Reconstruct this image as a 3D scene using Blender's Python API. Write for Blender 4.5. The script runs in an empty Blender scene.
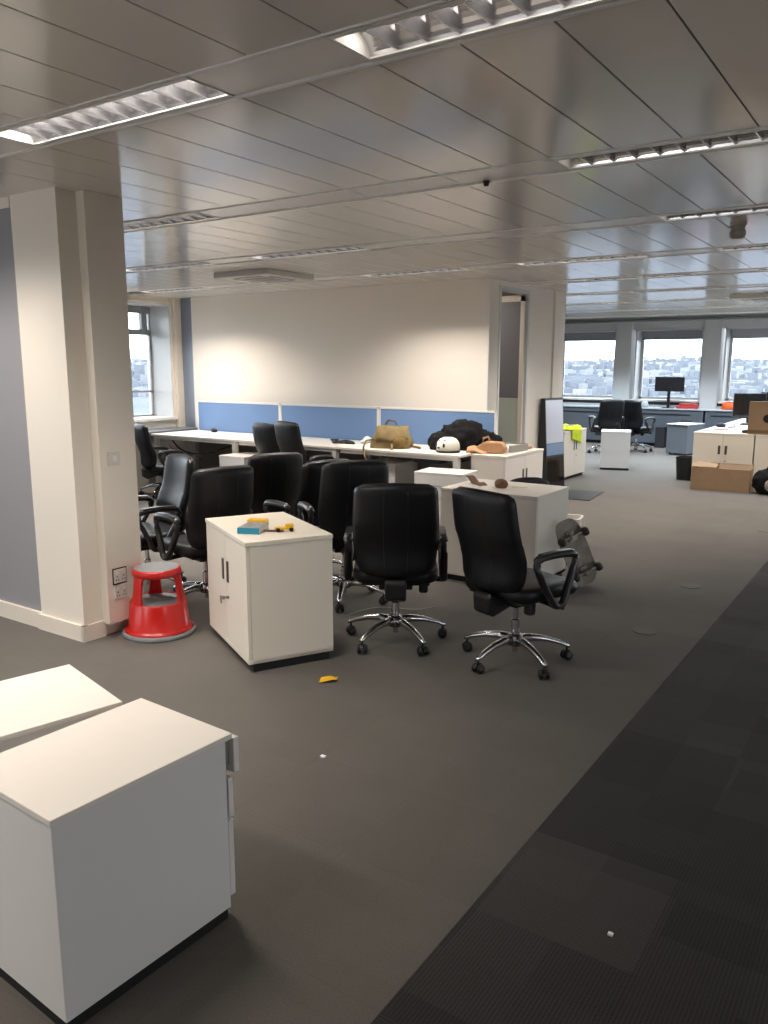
import bpy, bmesh, math, random
from mathutils import Vector, Matrix, noise
random.seed(7)
sc = bpy.context.scene
COL = sc.collection
PI = math.pi
H = 1.65            # camera height
CZ = 2.615          # ceiling height

# ------------------------------------------------------------------ materials
def lin(c):
    return tuple(((v / 255) / 12.92 if v <= 10 else (((v / 255) + .055) / 1.055) ** 2.4) for v in c)

def mat(name, rgb, rough=.5, metal=0.0, var=0.0, vscale=8.0, bump=0.0, bscale=200.0, spec=.5, coat=0.0, raw=False):
    m = bpy.data.materials.new(name); m.use_nodes = True
    nt = m.node_tree; N = nt.nodes; L = nt.links
    b = N['Principled BSDF']
    c = rgb if raw else lin(rgb)
    b.inputs['Base Color'].default_value = (*c, 1)
    b.inputs['Roughness'].default_value = rough
    b.inputs['Metallic'].default_value = metal
    b.inputs['Specular IOR Level'].default_value = spec
    if coat: b.inputs['Coat Weight'].default_value = coat
    tc = N.new('ShaderNodeTexCoord')
    if var > 0:
        n = N.new('ShaderNodeTexNoise'); n.inputs['Scale'].default_value = vscale; n.inputs['Detail'].default_value = 4
        L.new(tc.outputs['Object'], n.inputs['Vector'])
        r = N.new('ShaderNodeValToRGB')
        r.color_ramp.elements[0].position = .3; r.color_ramp.elements[1].position = .7
        r.color_ramp.elements[0].color = (*[v * (1 - var) for v in c], 1)
        r.color_ramp.elements[1].color = (*[min(1, v * (1 + var)) for v in c], 1)
        L.new(n.outputs['Fac'], r.inputs['Fac']); L.new(r.outputs['Color'], b.inputs['Base Color'])
    if bump > 0:
        n2 = N.new('ShaderNodeTexNoise'); n2.inputs['Scale'].default_value = bscale; n2.inputs['Detail'].default_value = 3
        L.new(tc.outputs['Object'], n2.inputs['Vector'])
        bp = N.new('ShaderNodeBump'); bp.inputs['Strength'].default_value = bump; bp.inputs['Distance'].default_value = .01
        L.new(n2.outputs['Fac'], bp.inputs['Height']); L.new(bp.outputs['Normal'], b.inputs['Normal'])
    return m

def emit(name, rgb, s):
    m = bpy.data.materials.new(name); m.use_nodes = True
    nt = m.node_tree; nt.nodes.clear()
    e = nt.nodes.new('ShaderNodeEmission'); e.inputs[0].default_value = (*lin(rgb), 1); e.inputs[1].default_value = s
    o = nt.nodes.new('ShaderNodeOutputMaterial'); nt.links.new(e.outputs[0], o.inputs[0])
    return m

def carpet(name, base, tilevar, ribs, ribamt, big):
    """half-metre carpet tiles: every tile has its own tone and rib direction"""
    m = bpy.data.materials.new(name); m.use_nodes = True
    nt = m.node_tree; N = nt.nodes; L = nt.links
    b = N['Principled BSDF']; b.inputs['Roughness'].default_value = .95; b.inputs['Specular IOR Level'].default_value = .12
    b.inputs['Sheen Weight'].default_value = .12; b.inputs['Sheen Roughness'].default_value = .5
    geo = N.new('ShaderNodeNewGeometry')
    sx = N.new('ShaderNodeSeparateXYZ'); L.new(geo.outputs['Position'], sx.inputs[0])
    def math_(op, a, bb=None):
        n = N.new('ShaderNodeMath'); n.operation = op
        for i, v in enumerate((a, bb)):
            if v is None: continue
            if isinstance(v, (int, float)): n.inputs[i].default_value = v
            else: L.new(v, n.inputs[i])
        return n.outputs[0]
    tx = math_('FLOOR', math_('MULTIPLY', math_('ADD', sx.outputs[0], 1.02), 2.0))
    ty = math_('FLOOR', math_('MULTIPLY', sx.outputs[1], 2.0))
    cv = N.new('ShaderNodeCombineXYZ'); L.new(tx, cv.inputs[0]); L.new(ty, cv.inputs[1])
    wn = N.new('ShaderNodeTexWhiteNoise'); wn.noise_dimensions = '2D'; L.new(cv.outputs[0], wn.inputs['Vector'])
    # quarter-tile woven blocks
    t2 = N.new('ShaderNodeCombineXYZ')
    L.new(math_('FLOOR', math_('MULTIPLY', sx.outputs[0], 4.0)), t2.inputs[0]); L.new(math_('FLOOR', math_('MULTIPLY', sx.outputs[1], 5.0)), t2.inputs[1])
    wn2 = N.new('ShaderNodeTexWhiteNoise'); wn2.noise_dimensions = '2D'; L.new(t2.outputs[0], wn2.inputs['Vector'])
    chk = math_('GREATER_THAN', wn.outputs['Value'], .5)
    rx = math_('SINE', math_('MULTIPLY', sx.outputs[0], ribs)); ry = math_('SINE', math_('MULTIPLY', sx.outputs[1], ribs))
    mx = N.new('ShaderNodeMix'); mx.data_type = 'FLOAT'
    L.new(chk, mx.inputs[0]); L.new(rx, mx.inputs[2]); L.new(ry, mx.inputs[3])
    no = N.new('ShaderNodeTexNoise'); no.inputs['Scale'].default_value = 160; no.inputs['Detail'].default_value = 3
    L.new(geo.outputs['Position'], no.inputs['Vector'])
    nb = N.new('ShaderNodeTexNoise'); nb.inputs['Scale'].default_value = 1.1; nb.inputs['Detail'].default_value = 6; nb.inputs['Roughness'].default_value = .65
    L.new(geo.outputs['Position'], nb.inputs['Vector'])
    v = math_('ADD', 1.0, math_('MULTIPLY', math_('SUBTRACT', wn.outputs['Value'], .5), tilevar))
    v = math_('MULTIPLY', v, math_('ADD', 1.0, math_('MULTIPLY', math_('SUBTRACT', wn2.outputs['Value'], .5), tilevar * .8)))
    v = math_('MULTIPLY', v, math_('ADD', 1.0, math_('MULTIPLY', mx.outputs[0], ribamt)))
    v = math_('MULTIPLY', v, math_('ADD', 1.0, math_('MULTIPLY', math_('SUBTRACT', no.outputs['Fac'], .5), .55)))
    v = math_('MULTIPLY', v, math_('ADD', 1.0, math_('MULTIPLY', math_('SUBTRACT', nb.outputs['Fac'], .5), big)))
    # hairline joint between tiles
    fx = math_('ABSOLUTE', math_('SUBTRACT', math_('FRACT', math_('MULTIPLY', math_('ADD', sx.outputs[0], 1.02), 2.0)), .5))
    fy = math_('ABSOLUTE', math_('SUBTRACT', math_('FRACT', math_('MULTIPLY', sx.outputs[1], 2.0)), .5))
    jt = math_('GREATER_THAN', math_('MAXIMUM', fx, fy), .494)
    v = math_('MULTIPLY', v, math_('SUBTRACT', 1.0, math_('MULTIPLY', jt, .06)))
    sc_ = N.new('ShaderNodeVectorMath'); sc_.operation = 'SCALE'; sc_.inputs[0].default_value = lin(base); L.new(v, sc_.inputs['Scale'])
    L.new(sc_.outputs[0], b.inputs['Base Color'])
    bp = N.new('ShaderNodeBump'); bp.inputs['Strength'].default_value = .35; bp.inputs['Distance'].default_value = .004
    L.new(no.outputs['Fac'], bp.inputs['Height']); L.new(bp.outputs['Normal'], b.inputs['Normal'])
    return m

def glass_mat():
    m = bpy.data.materials.new('window_glass'); m.use_nodes = True
    nt = m.node_tree; nt.nodes.clear(); N = nt.nodes; L = nt.links
    t = N.new('ShaderNodeBsdfTransparent'); t.inputs[0].default_value = (.96, .98, .99, 1)
    g = N.new('ShaderNodeBsdfGlossy'); g.inputs['Roughness'].default_value = .02
    f = N.new('ShaderNodeFresnel'); f.inputs['IOR'].default_value = 1.25
    mx = N.new('ShaderNodeMixShader'); o = N.new('ShaderNodeOutputMaterial')
    L.new(f.outputs[0], mx.inputs[0]); L.new(t.outputs[0], mx.inputs[1]); L.new(g.outputs[0], mx.inputs[2]); L.new(mx.outputs[0], o.inputs[0])
    return m

def city_mat(name, islands):  # haze is painted into the pale bluish base colours
    m = bpy.data.materials.new(name); m.use_nodes = True
    nt = m.node_tree; N = nt.nodes; L = nt.links; b = N['Principled BSDF']; b.inputs['Roughness'].default_value = 1; b.inputs['Specular IOR Level'].default_value = 0
    geo = N.new('ShaderNodeNewGeometry')
    r = N.new('ShaderNodeValToRGB'); e = r.color_ramp.elements
    if islands:
        e[0].position = 0; e[0].color = (.135, .145, .165, 1); e[1].position = 1; e[1].color = (.30, .29, .28, 1)
        k = e.new(.6); k.color = (.165, .178, .20, 1)
        L.new(geo.outputs['Random Per Island'], r.inputs['Fac'])
    else:
        n1 = N.new('ShaderNodeTexNoise'); n1.inputs['Scale'].default_value = .0065; n1.inputs['Detail'].default_value = 9; n1.inputs['Roughness'].default_value = .7
        L.new(geo.outputs['Position'], n1.inputs['Vector'])
        e[0].position = .34; e[0].color = (.098, .108, .132, 1); e[1].position = .68; e[1].color = (.165, .168, .178, 1)
        L.new(n1.outputs['Fac'], r.inputs['Fac'])
    L.new(r.outputs['Color'], b.inputs['Base Color'])
    return m

M = dict(
    wall=mat('white_wall_paint', (232, 224, 212), .6, bump=.03, bscale=90, spec=.3),
    pillar=mat('cream_wall_paint', (228, 219, 206), .55, bump=.05, bscale=60, spec=.3),
    grey=mat('grey_wall_paint', (143, 141, 144), .6, bump=.03, bscale=90, spec=.3),
    bluegrey=mat('blue_grey_paint', (130, 140, 156), .5),
    base=mat('gloss_trim_paint', (228, 218, 204), .35),
    ceil=mat('ceiling_metal_pan', (222, 218, 211), .15, 0, var=.02, vscale=2, spec=.9),
    strip=mat('ceiling_strip_panel', (236, 232, 226), .25, spec=.7),
    ceilgap=mat('ceiling_gap', (60, 57, 54), .7),
    rail=mat('ceiling_rail', (232, 229, 224), .3, spec=.7),
    carp=carpet('carpet_grey_brown', (92, 87, 81), .08, 900, .05, .45),
    dark=carpet('carpet_charcoal', (46, 43, 41), .62, 560, .26, .3),
    white=mat('white_laminate', (230, 222, 212), .38, var=.012, vscale=3, spec=.45),
    white2=mat('white_steel', (222, 219, 216), .4, var=.01, vscale=3, spec=.5),
    cream=mat('cream_laminate', (230, 221, 206), .42, var=.012, vscale=4, spec=.4),
    plinth=mat('black_plinth', (18, 17, 17), .6),
    black=mat('black_leather', (14, 14, 17), .46, bump=.06, bscale=260, spec=.34),
    blackp=mat('black_plastic', (18, 18, 19), .45, spec=.5),
    armp=mat('armrest_plastic', (26, 26, 27), .33, spec=.6),
    seam=mat('seam_thread', (30, 30, 32), .4),
    chrome=mat('polished_aluminium', (200, 200, 202), .22, 1.0),
    steel=mat('brushed_steel', (150, 150, 150), .35, 1.0),
    dsteel=mat('dark_handle_metal', (86, 84, 82), .4, .7),
    red=mat('red_plastic', (190, 24, 18), .28, spec=.6),
    rubber=mat('grey_rubber', (122, 126, 128), .8, var=.1, vscale=60, bump=.15, bscale=300),
    screen=mat('blue_fabric', (114, 142, 182), .9, bump=.12, bscale=500, spec=.1),
    frame=mat('white_frame', (226, 222, 216), .4),
    deskleg=mat('desk_leg_paint', (208, 204, 198), .4),
    dgrey=mat('grey_panel', (140, 136, 130), .6),
    bluecab=mat('blue_grey_steel', (104, 110, 116), .45),
    radi=mat('radiator_casing', (88, 94, 102), .5),
    ledge=mat('ledge_top', (198, 203, 208), .3),
    winframe=mat('window_frame_paint', (206, 208, 208), .4),
    alu=mat('window_aluminium', (142, 144, 148), .45, .2),
    blind=mat('blind_slats', (150, 154, 160), .4, .3),
    slot=mat('dark_slot', (30, 32, 36), .7),
    khaki=mat('khaki_canvas', (128, 112, 80), .9, var=.14, vscale=14, bump=.25, bscale=300, spec=.1),
    khakid=mat('khaki_webbing', (112, 92, 56), .9, bump=.2, bscale=300, spec=.1),
    coat=mat('black_cloth', (20, 20, 21), .85, var=.2, vscale=20, bump=.3, bscale=120, spec=.2),
    tan=mat('tan_leather', (180, 136, 98), .6, var=.12, vscale=12, bump=.2, bscale=120),
    helm=mat('helmet_white', (224, 220, 208), .3),
    hiv=mat('hi_vis_yellow', (204, 220, 20), .8, var=.1, vscale=20),
    band=mat('reflective_band', (110, 112, 90), .5),
    card=mat('cardboard', (146, 120, 94), .85, var=.05, vscale=9, spec=.15),
    cardd=mat('cardboard_dark', (112, 90, 70), .85, var=.05, vscale=9, spec=.15),
    ink=mat('black_ink', (24, 22, 20), .8),
    paper=mat('paper', (236, 235, 232), .8),
    teal=mat('book_teal', (30, 130, 158), .5),
    bookc=mat('book_cover', (138, 140, 138), .5, var=.35, vscale=30),
    yellow=mat('yellow_plastic', (232, 180, 24), .5),
    brown=mat('brown_stuff', (116, 84, 62), .8, var=.2, vscale=40),
    bin=mat('white_bin', (226, 222, 214), .45),
    screenoff=mat('screen_glass', (14, 16, 20), .08, spec=.6),
    mirror=mat('glossy_screen', (150, 160, 175), .03, 1.0),
    bez=mat('bezel_plastic', (22, 23, 28), .35),
    grip=mat('grip_tape', (74, 70, 66), .9, var=.25, vscale=14, bump=.3, bscale=300),
    deck=mat('deck_underside', (158, 150, 140), .5, var=.3, vscale=9),
    truck=mat('truck_metal', (150, 146, 138), .35, .9),
    wheel=mat('dark_wheel', (52, 50, 48), .5),
    orange=mat('orange_stuff', (226, 96, 34), .6),
    redp=mat('red_folder', (186, 52, 52), .6),
    louvre=mat('satin_louvre', (216, 214, 216), .22, .92),
    sensor=mat('sensor_plastic', (150, 142, 130), .5),
    cassette=mat('cassette_plastic', (204, 200, 192), .5),
    grille=mat('cassette_grille', (150, 147, 140), .6),
    ring=mat('floor_ring', (92, 87, 80), .7),
    pale=mat('pale_gloss_panel', (196, 204, 220), .18, spec=.6),  # reflected brightness put into the base colour
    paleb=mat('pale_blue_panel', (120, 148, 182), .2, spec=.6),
    cable=mat('orange_cable', (206, 150, 110), .5),
    cablew=mat('white_cable', (160, 154, 148), .5),
    plate=mat('socket_plate', (212, 206, 198), .35),
    frost=mat('frosted_panel', (188, 194, 184), .35),
    smoke=mat('smoked_panel', (120, 118, 122), .3),
    tube=emit('lit_tube', (255, 236, 205), 3.0),
    tubeoff=emit('dim_tube', (225, 232, 255), .9),
    glass=glass_mat(), city=city_mat('hazy_hills', False), roofs=city_mat('hazy_roofs', True),
)
for k in ('tube', 'tubeoff'):
    M[k].cycles.emission_sampling = 'NONE'

# ------------------------------------------------------------------ mesh helpers
class G:
    def __init__(s): s.bm = bmesh.new(); s.mats = None
    def box(s, c, d, R=None, mi=0):
        vs = []
        for z in (-.5, .5):
            for x, y in ((-.5, -.5), (.5, -.5), (.5, .5), (-.5, .5)):
                p = Vector((x * d[0], y * d[1], z * d[2]))
                if R: p = R @ p
                vs.append(s.bm.verts.new(p + Vector(c)))
        for f in ((3, 2, 1, 0), (4, 5, 6, 7), (0, 1, 5, 4), (1, 2, 6, 5), (2, 3, 7, 6), (3, 0, 4, 7)):
            s.bm.faces.new([vs[i] for i in f]).material_index = mi
        return s
    def b2(s, x0, x1, y0, y1, z0, z1, mi=0):
        return s.box(((x0 + x1) / 2, (y0 + y1) / 2, (z0 + z1) / 2), (abs(x1 - x0), abs(y1 - y0), abs(z1 - z0)), mi=mi)
    def rings(s, rings, cap=True, closed=False):
        R = [[s.bm.verts.new(p) for p in r] for r in rings]
        n = len(R[0]); m = len(R)
        for i in range(m if closed else m - 1):
            a, b = R[i], R[(i + 1) % m]
            for j in range(n):
                s.bm.faces.new((a[j], a[(j + 1) % n], b[(j + 1) % n], b[j]))
        if cap and not closed:
            s.bm.faces.new(R[0][::-1]); s.bm.faces.new(R[-1])
        return s
    def tube(s, pts, r, seg=8, closed=False, sx=1.0, up=(0, 0, 1)):
        pts = [Vector(p) for p in pts]; n = len(pts); rr = []
        for i, p in enumerate(pts):
            a = pts[(i - 1) % n] if (closed or i > 0) else p
            b = pts[(i + 1) % n] if (closed or i < n - 1) else p
            t = (b - a).normalized(); u = Vector(up)
            if abs(t.dot(u)) > .95: u = Vector((1, 0, 0)) if abs(t.x) < .9 else Vector((0, 1, 0))
            e1 = t.cross(u).normalized(); e2 = t.cross(e1).normalized()
            rad = r[i] if isinstance(r, (list, tuple)) else r
            rr.append([p + e1 * math.cos(2 * PI * k / seg) * rad * sx + e2 * math.sin(2 * PI * k / seg) * rad for k in range(seg)])
        return s.rings(rr, closed=closed)
    def lathe(s, prof, seg=24, c=(0, 0, 0), R=None):
        c = Vector(c); rr = []
        for r, z in prof:
            ring = []
            for k in range(seg):
                p = Vector((r * math.cos(2 * PI * k / seg), r * math.sin(2 * PI * k / seg), z))
                if R: p = R @ p
                ring.append(p + c)
            rr.append(ring)
        return s.rings(rr)
    def prism(s, poly, axis, a0, a1):
        def P(q, a):
            return {'x': (a, q[0], q[1]), 'y': (q[0], a, q[1]), 'z': (q[0], q[1], a)}[axis]
        return s.rings([[P(q, a0) for q in poly], [P(q, a1) for q in poly]])
    def surf(s, fn, nu, nv, thick=0.0):
        """grid surface fn(u,v), u,v in 0..1, given a thickness along its normal"""
        g = [[Vector(fn(i / nu, j / nv)) for j in range(nv + 1)] for i in range(nu + 1)]
        def nrm(i, j):
            a = g[min(i + 1, nu)][j] - g[max(i - 1, 0)][j]; b = g[i][min(j + 1, nv)] - g[i][max(j - 1, 0)]
            n = a.cross(b); return n.normalized() if n.length > 1e-9 else Vector((0, 0, 1))
        T = [[s.bm.verts.new(g[i][j]) for j in range(nv + 1)] for i in range(nu + 1)]
        if thick:
            B = [[s.bm.verts.new(g[i][j] - nrm(i, j) * thick) for j in range(nv + 1)] for i in range(nu + 1)]
        for i in range(nu):
            for j in range(nv):
                s.bm.faces.new((T[i][j], T[i + 1][j], T[i + 1][j + 1], T[i][j + 1]))
                if thick: s.bm.faces.new((B[i][j], B[i][j + 1], B[i + 1][j + 1], B[i + 1][j]))
        if thick:
            ed = [(i, 0) for i in range(nu + 1)] + [(nu, j) for j in range(1, nv + 1)] + [(i, nv) for i in range(nu - 1, -1, -1)] + [(0, j) for j in range(nv - 1, 0, -1)]
            for k in range(len(ed)):
                a, b = ed[k], ed[(k + 1) % len(ed)]
                s.bm.faces.new((T[b[0]][b[1]], T[a[0]][a[1]], B[a[0]][a[1]], B[b[0]][b[1]]))
        return s
    def ball(s, c, rad, sub=3, amp=0.0, fs=3.0, seed=0, flat=None):
        ret = bmesh.ops.create_icosphere(s.bm, subdivisions=sub, radius=1)
        for v in ret['verts']:
            p = v.co.copy()
            k = 1 + amp * noise.noise(p * fs + Vector((seed, seed * 2.3, 0))) + amp * .5 * noise.noise(p * fs * 2.7 + Vector((seed, 1, 4)))
            q = Vector((p.x * rad[0] * k, p.y * rad[1] * k, p.z * rad[2] * k)) + Vector(c)
            if flat is not None and q.z < flat: q.z = flat + (q.z - flat) * .02
            v.co = q
        return s
    def out(s, name, m, parent=None, smooth=False, bevel=0.0, sub=0, loc=None, rot=None, kind=None, seg=2):
        bmesh.ops.recalc_face_normals(s.bm, faces=s.bm.faces)
        me = bpy.data.meshes.new(name); s.bm.to_mesh(me); s.bm.free()
        for mm in (m if isinstance(m, list) else [m]): me.materials.append(M[mm])
        o = bpy.data.objects.new(name, me); COL.objects.link(o)
        if parent: o.parent = parent
        if loc is not None: o.location = loc
        if rot is not None: o.rotation_euler = rot
        if bevel:
            b = o.modifiers.new('soft_edges', 'BEVEL'); b.width = bevel; b.segments = seg; b.limit_method = 'ANGLE'; b.angle_limit = .6; b.harden_normals = False
        if sub:
            d = o.modifiers.new('smooth_surface', 'SUBSURF'); d.levels = sub; d.render_levels = sub
        if smooth:
            for p in me.polygons: p.use_smooth = True
        if kind: o['kind'] = kind
        return o

def thing(name, label, cat, loc=(0, 0, 0), rz=0.0, group=None):
    o = bpy.data.objects.new(name, None); COL.objects.link(o); o.empty_display_size = .1
    o.location = loc; o.rotation_euler = (0, 0, rz); o['label'] = label; o['category'] = cat
    if group: o['group'] = group
    return o

def tag(o, label, cat, group=None):
    o['label'] = label; o['category'] = cat
    if group: o['group'] = group
    return o

def dup(root, loc, rz, label, group=None):
    r = root.copy(); COL.objects.link(r); r.location = loc; r.rotation_euler = (0, 0, rz); r['label'] = label
    if group: r['group'] = group
    for ch in list(root.children):
        c = ch.copy(); COL.objects.link(c); c.parent = r
        for gch in list(ch.children):
            d = gch.copy(); COL.objects.link(d); d.parent = c
    return r

def bear(b): return -math.radians(b)     # compass-style bearing from +Y towards +X

def circ(r, n=16, c=(0, 0)): return [(c[0] + r * math.cos(2 * PI * k / n), c[1] + r * math.sin(2 * PI * k / n)) for k in range(n)]

def rrect(w, d, r, n=5):
    pts = []
    for cx, cy, a in ((w / 2 - r, d / 2 - r, 0), (-w / 2 + r, d / 2 - r, PI / 2), (-w / 2 + r, -d / 2 + r, PI), (w / 2 - r, -d / 2 + r, 1.5 * PI)):
        for k in range(n + 1):
            t = a + PI / 2 * k / n; pts.append((cx + r * math.cos(t), cy + r * math.sin(t)))
    return pts

# ------------------------------------------------------------------ the room
XL, XR, YB, YF = -9.3, 5.0, -4.6, 17.45
S = 'structure'
G().b2(XL - .3, -1.02, YB, YF + .3, -.1, 0).out('floor', 'carp', kind=S)
G().b2(-1.02, XR, YB, YF + .3, -.1, 0).out('floor.001', 'dark', kind=S)

# ceiling: metal pans between service strips
PITCH, MOD = 1.735, .302
ROWS = [2.305 + PITCH * r for r in range(-4, 9)]
g = G()
X0 = -.39 + MOD * 7
xs = [X0 - MOD * k for k in range(-10, 38)]
prev = None
ys = [YB] + ROWS
for y in ROWS + [YF + PITCH]:
    ya = y - PITCH + .012; yb = min(y - .262, YF)
    if yb - ya < .05: continue
    for x in xs:
        g.b2(x - MOD + .0028, x - .0028, ya, yb, CZ, CZ + .02)
g.out('ceiling', 'ceil', kind=S, bevel=.0015, seg=1)
G().b2(XL - .3, XR, YB, YF + .3, CZ + .075, CZ + .12).out('ceiling.001', 'ceilgap', kind=S)
# which luminaires are fitted (row, bay) ; bay k spans [-.39-1.812k-1.2, -.39-1.812k]
ROW0 = 4                                            # index in ROWS of the strip nearest the camera
LUM = {0: [0, 1, 2], 1: [0, 2, 3], 2: [0, 2, 3], 3: [0, 1, 2, 4], 4: [0, 1], 5: [0, 1, 2], 6: [0, 1, 2, 3], 7: [0, 1, 2, 3], 8: [0, 1, 2, 3],
       -1: [0, 1, 2], -2: [0, 1, 2]}
g = G(); gr = G()
for r, y in enumerate(ROWS):
    fitted = LUM.get(r - ROW0, [])
    spans = []
    for k in range(-3, 5):
        xa = -.39 - 6 * MOD * k
        spans.append((xa, xa + 2 * MOD))
        if k not in fitted:
            for q in range(2): spans.append((xa - (q + 1) * 2 * MOD, xa - q * 2 * MOD))
    for a, b in spans:
        if a < XR: g.b2(max(a, XL) + .0025, min(b, XR) - .0025, y - .252, y - .012, CZ - .002, CZ + .018)
    if y < YF:
        gr.b2(XL, XR, y - .008, y + .008, CZ - .010, CZ + .02)
        gr.b2(XL, XR, y - .264, y - .256, CZ - .006, CZ + .02)
g.out('ceiling.002', 'strip', kind=S, bevel=.0015, seg=1)
gr.out('trim_1', 'rail', kind=S)

# luminaires -------------------------------------------------------
def make_light():
    t = thing('ceiling_light', '', 'ceiling light', (0, 0, CZ))
    w, d = 1.2, .19
    g = G()
    for sx in (-1, 1): g.b2(sx * (w / 2 - .005), sx * (w / 2 + .002), -d / 2 - .02, d / 2 + .02, -.006, .06)
    for sy in (-1, 1): g.b2(-w / 2, w / 2, sy * (d / 2), sy * (d / 2 + .022), -.006, .06)
    g.out('frame', 'rail', t)
    G().b2(-w / 2, w / 2, -d / 2, d / 2, .058, .064).out('housing', 'rail', t)
    g = G()
    for sy in (-1, 1):                                   # curved side reflectors
        g.surf(lambda u, v, sy=sy: (-w / 2 + w * u, sy * (d / 2 - .001 - .05 * v * v), .0 + .055 * v), 2, 5)
    n = 11
    for k in range(1, n):                                # cross blades, V section
        x = -w / 2 + w * k / n
        g.prism([(x - .003, 0), (x + .003, 0), (x + .013, .042), (x - .013, .042)], 'y', -d / 2, d / 2)
    g.out('louvre', 'louvre', t)
    G().tube([(-w / 2 + .03, 0, .047), (w / 2 - .03, 0, .047)], .008, 8).out('tube', 'tube', t, smooth=True)
    return t
LIT = {}
lamp_proto = make_light()
off_tubes = []
rowname = {0: 'nearest light strip', 1: 'second light strip', 2: 'third light strip', 3: 'fourth light strip', 4: 'fifth light strip', 5: 'sixth light strip', 6: 'seventh light strip', 7: 'eighth light strip', 8: 'ninth light strip by the far windows', -1: 'strip above the viewer', -2: 'strip behind the viewer'}
first = True
POWER = {}
for r, ks in LUM.items():
    for k in ks:
        y = 2.305 + PITCH * r - .132; x = -.39 - 6 * MOD * k - .6
        kname = ['rightmost', 'second from right', 'third from right', 'fourth from right', 'fifth from right'][k]
        lab = f'louvred ceiling strip light, {kname} in the {rowname[r]}'
        if first: o = lamp_proto; o.location = (x, y, CZ); o['label'] = lab; o['group'] = 'recessed ceiling lights'; first = False
        else: o = dup(lamp_proto, (x, y, CZ), 0, lab, 'recessed ceiling lights')
        POWER[(r, k)] = o
def lamp(r, k, watts, col=(1, .91, .82)):
    o = POWER[(r, k)]
    l = bpy.data.lights.new('luminaire_light', 'AREA'); l.shape = 'RECTANGLE'; l.size = 1.12; l.size_y = .06; l.energy = watts; l.color = col
    q = bpy.data.objects.new('luminaire_light', l); COL.objects.link(q); q.parent = o; q.location = (0, 0, -.004)
    l.size_y = .15; l.spread = math.radians(126 if r == 3 else 108)
def glow(r, k, watts, col):  # added light in each housing, brightens louvres even in unlit fixtures
    o = POWER[(r, k)]
    l = bpy.data.lights.new('lamp_glow', 'AREA'); l.shape = 'RECTANGLE'; l.size = 1.12; l.size_y = .06; l.energy = watts; l.color = col
    q = bpy.data.objects.new('lamp_glow', l); COL.objects.link(q); q.parent = o; q.location = (0, 0, .053)
W = 21
LV = {(0, 1): .66, (0, 2): .66, (1, 2): 1.2, (1, 3): 1.1, (2, 2): 1.1, (2, 3): 1.2, (3, 1): .8, (3, 2): 1.5, (3, 4): 1.5, (-1, 1): .85, (-1, 2): .8, (-2, 1): .4, (4, 0): .7, (4, 1): .9, (5, 0): .9, (5, 1): .8}
for (r, k) in POWER:
    if (r, k) in LV: lamp(r, k, W * LV[(r, k)])
    elif r >= 5: lamp(r, k, W * (1.9 if r >= 7 else 1.3 if r == 6 else .5), (.76, .88, 1))  # bluish lamps added in the far strips as extra daylight fill
    glow(r, k, {(0, 1): 14, (0, 2): 14, (0, 0): 4.5, (1, 0): .7}.get((r, k), 3 if r in (1, 2, 3) and k > 0 else 1.3), (1, .95, .9) if r < 2 else (.95, .96, 1))

# walls ------------------------------------------------------------
def wall(name, m, *boxes):
    g = G()
    for b in boxes: g.b2(*b)
    return g.out(name, m, kind=S)
fill_gaps_b = [(-8.9, -7.3), (-4.6, -3.0)]  # unseen openings invented behind the camera for ambient daylight
fill_gaps_r = [(.4, 1.6), (3.4, 4.6)] + [(10.2 + 1.8 * k, 11.8 + 1.8 * k) for k in range(4)]  # unseen openings added on the right as bluish side fill
def holed(name, m, along, c0, c1, ends, holes, z0, z1):
    g = G(); last = ends[0]
    def bx(a, b, za, zb):
        if along == 'x': g.b2(a, b, c0, c1, za, zb)
        else: g.b2(c0, c1, a, b, za, zb)
    for a, b in sorted(holes):
        bx(last, a, 0, CZ + .12); bx(a, b, 0, z0); bx(a, b, z1, CZ + .12); last = b
    bx(last, ends[1], 0, CZ + .12)
    return g.out(name, m, kind=S)
holed('wall_back', 'wall', 'x', YB - .3, YB, (XL - .3, XR + .2), fill_gaps_b, .9, 2.45)
holed('wall_right', 'wall', 'y', XR, XR + .3, (YB, YF + .3), fill_gaps_r, .9, 2.45)
# grey painted wall with its cream pillar, left of the viewer
wall('wall_pillar', 'grey', (XL, -4.5, 2.86, 3.10, 0, CZ + .01))
wall('wall_pillar.001', 'pillar', (-4.535, -4.1, 2.845, 3.20, 0, CZ + .01))
wall('wall_pillar.002', 'pillar', (XL, -4.56, 2.855, 2.87, CZ - .06, CZ + .01))
wall('trim_2', 'pillar', (-4.10, -4.03, 2.975, 3.15, .085, CZ - .002))
wall('trim_2.001', 'pillar', (-4.10, -4.045, 3.153, 3.25, .085, CZ))
wall('baseboard_left', 'base', (XL, -4.53, 2.838, 2.862, 0, .105))
wall('baseboard_left.001', 'base', (-4.55, -4.082, 2.826, 2.86, 0, .10), (-4.11, -4.082, 2.826, 2.98, 0, .10))
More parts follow.
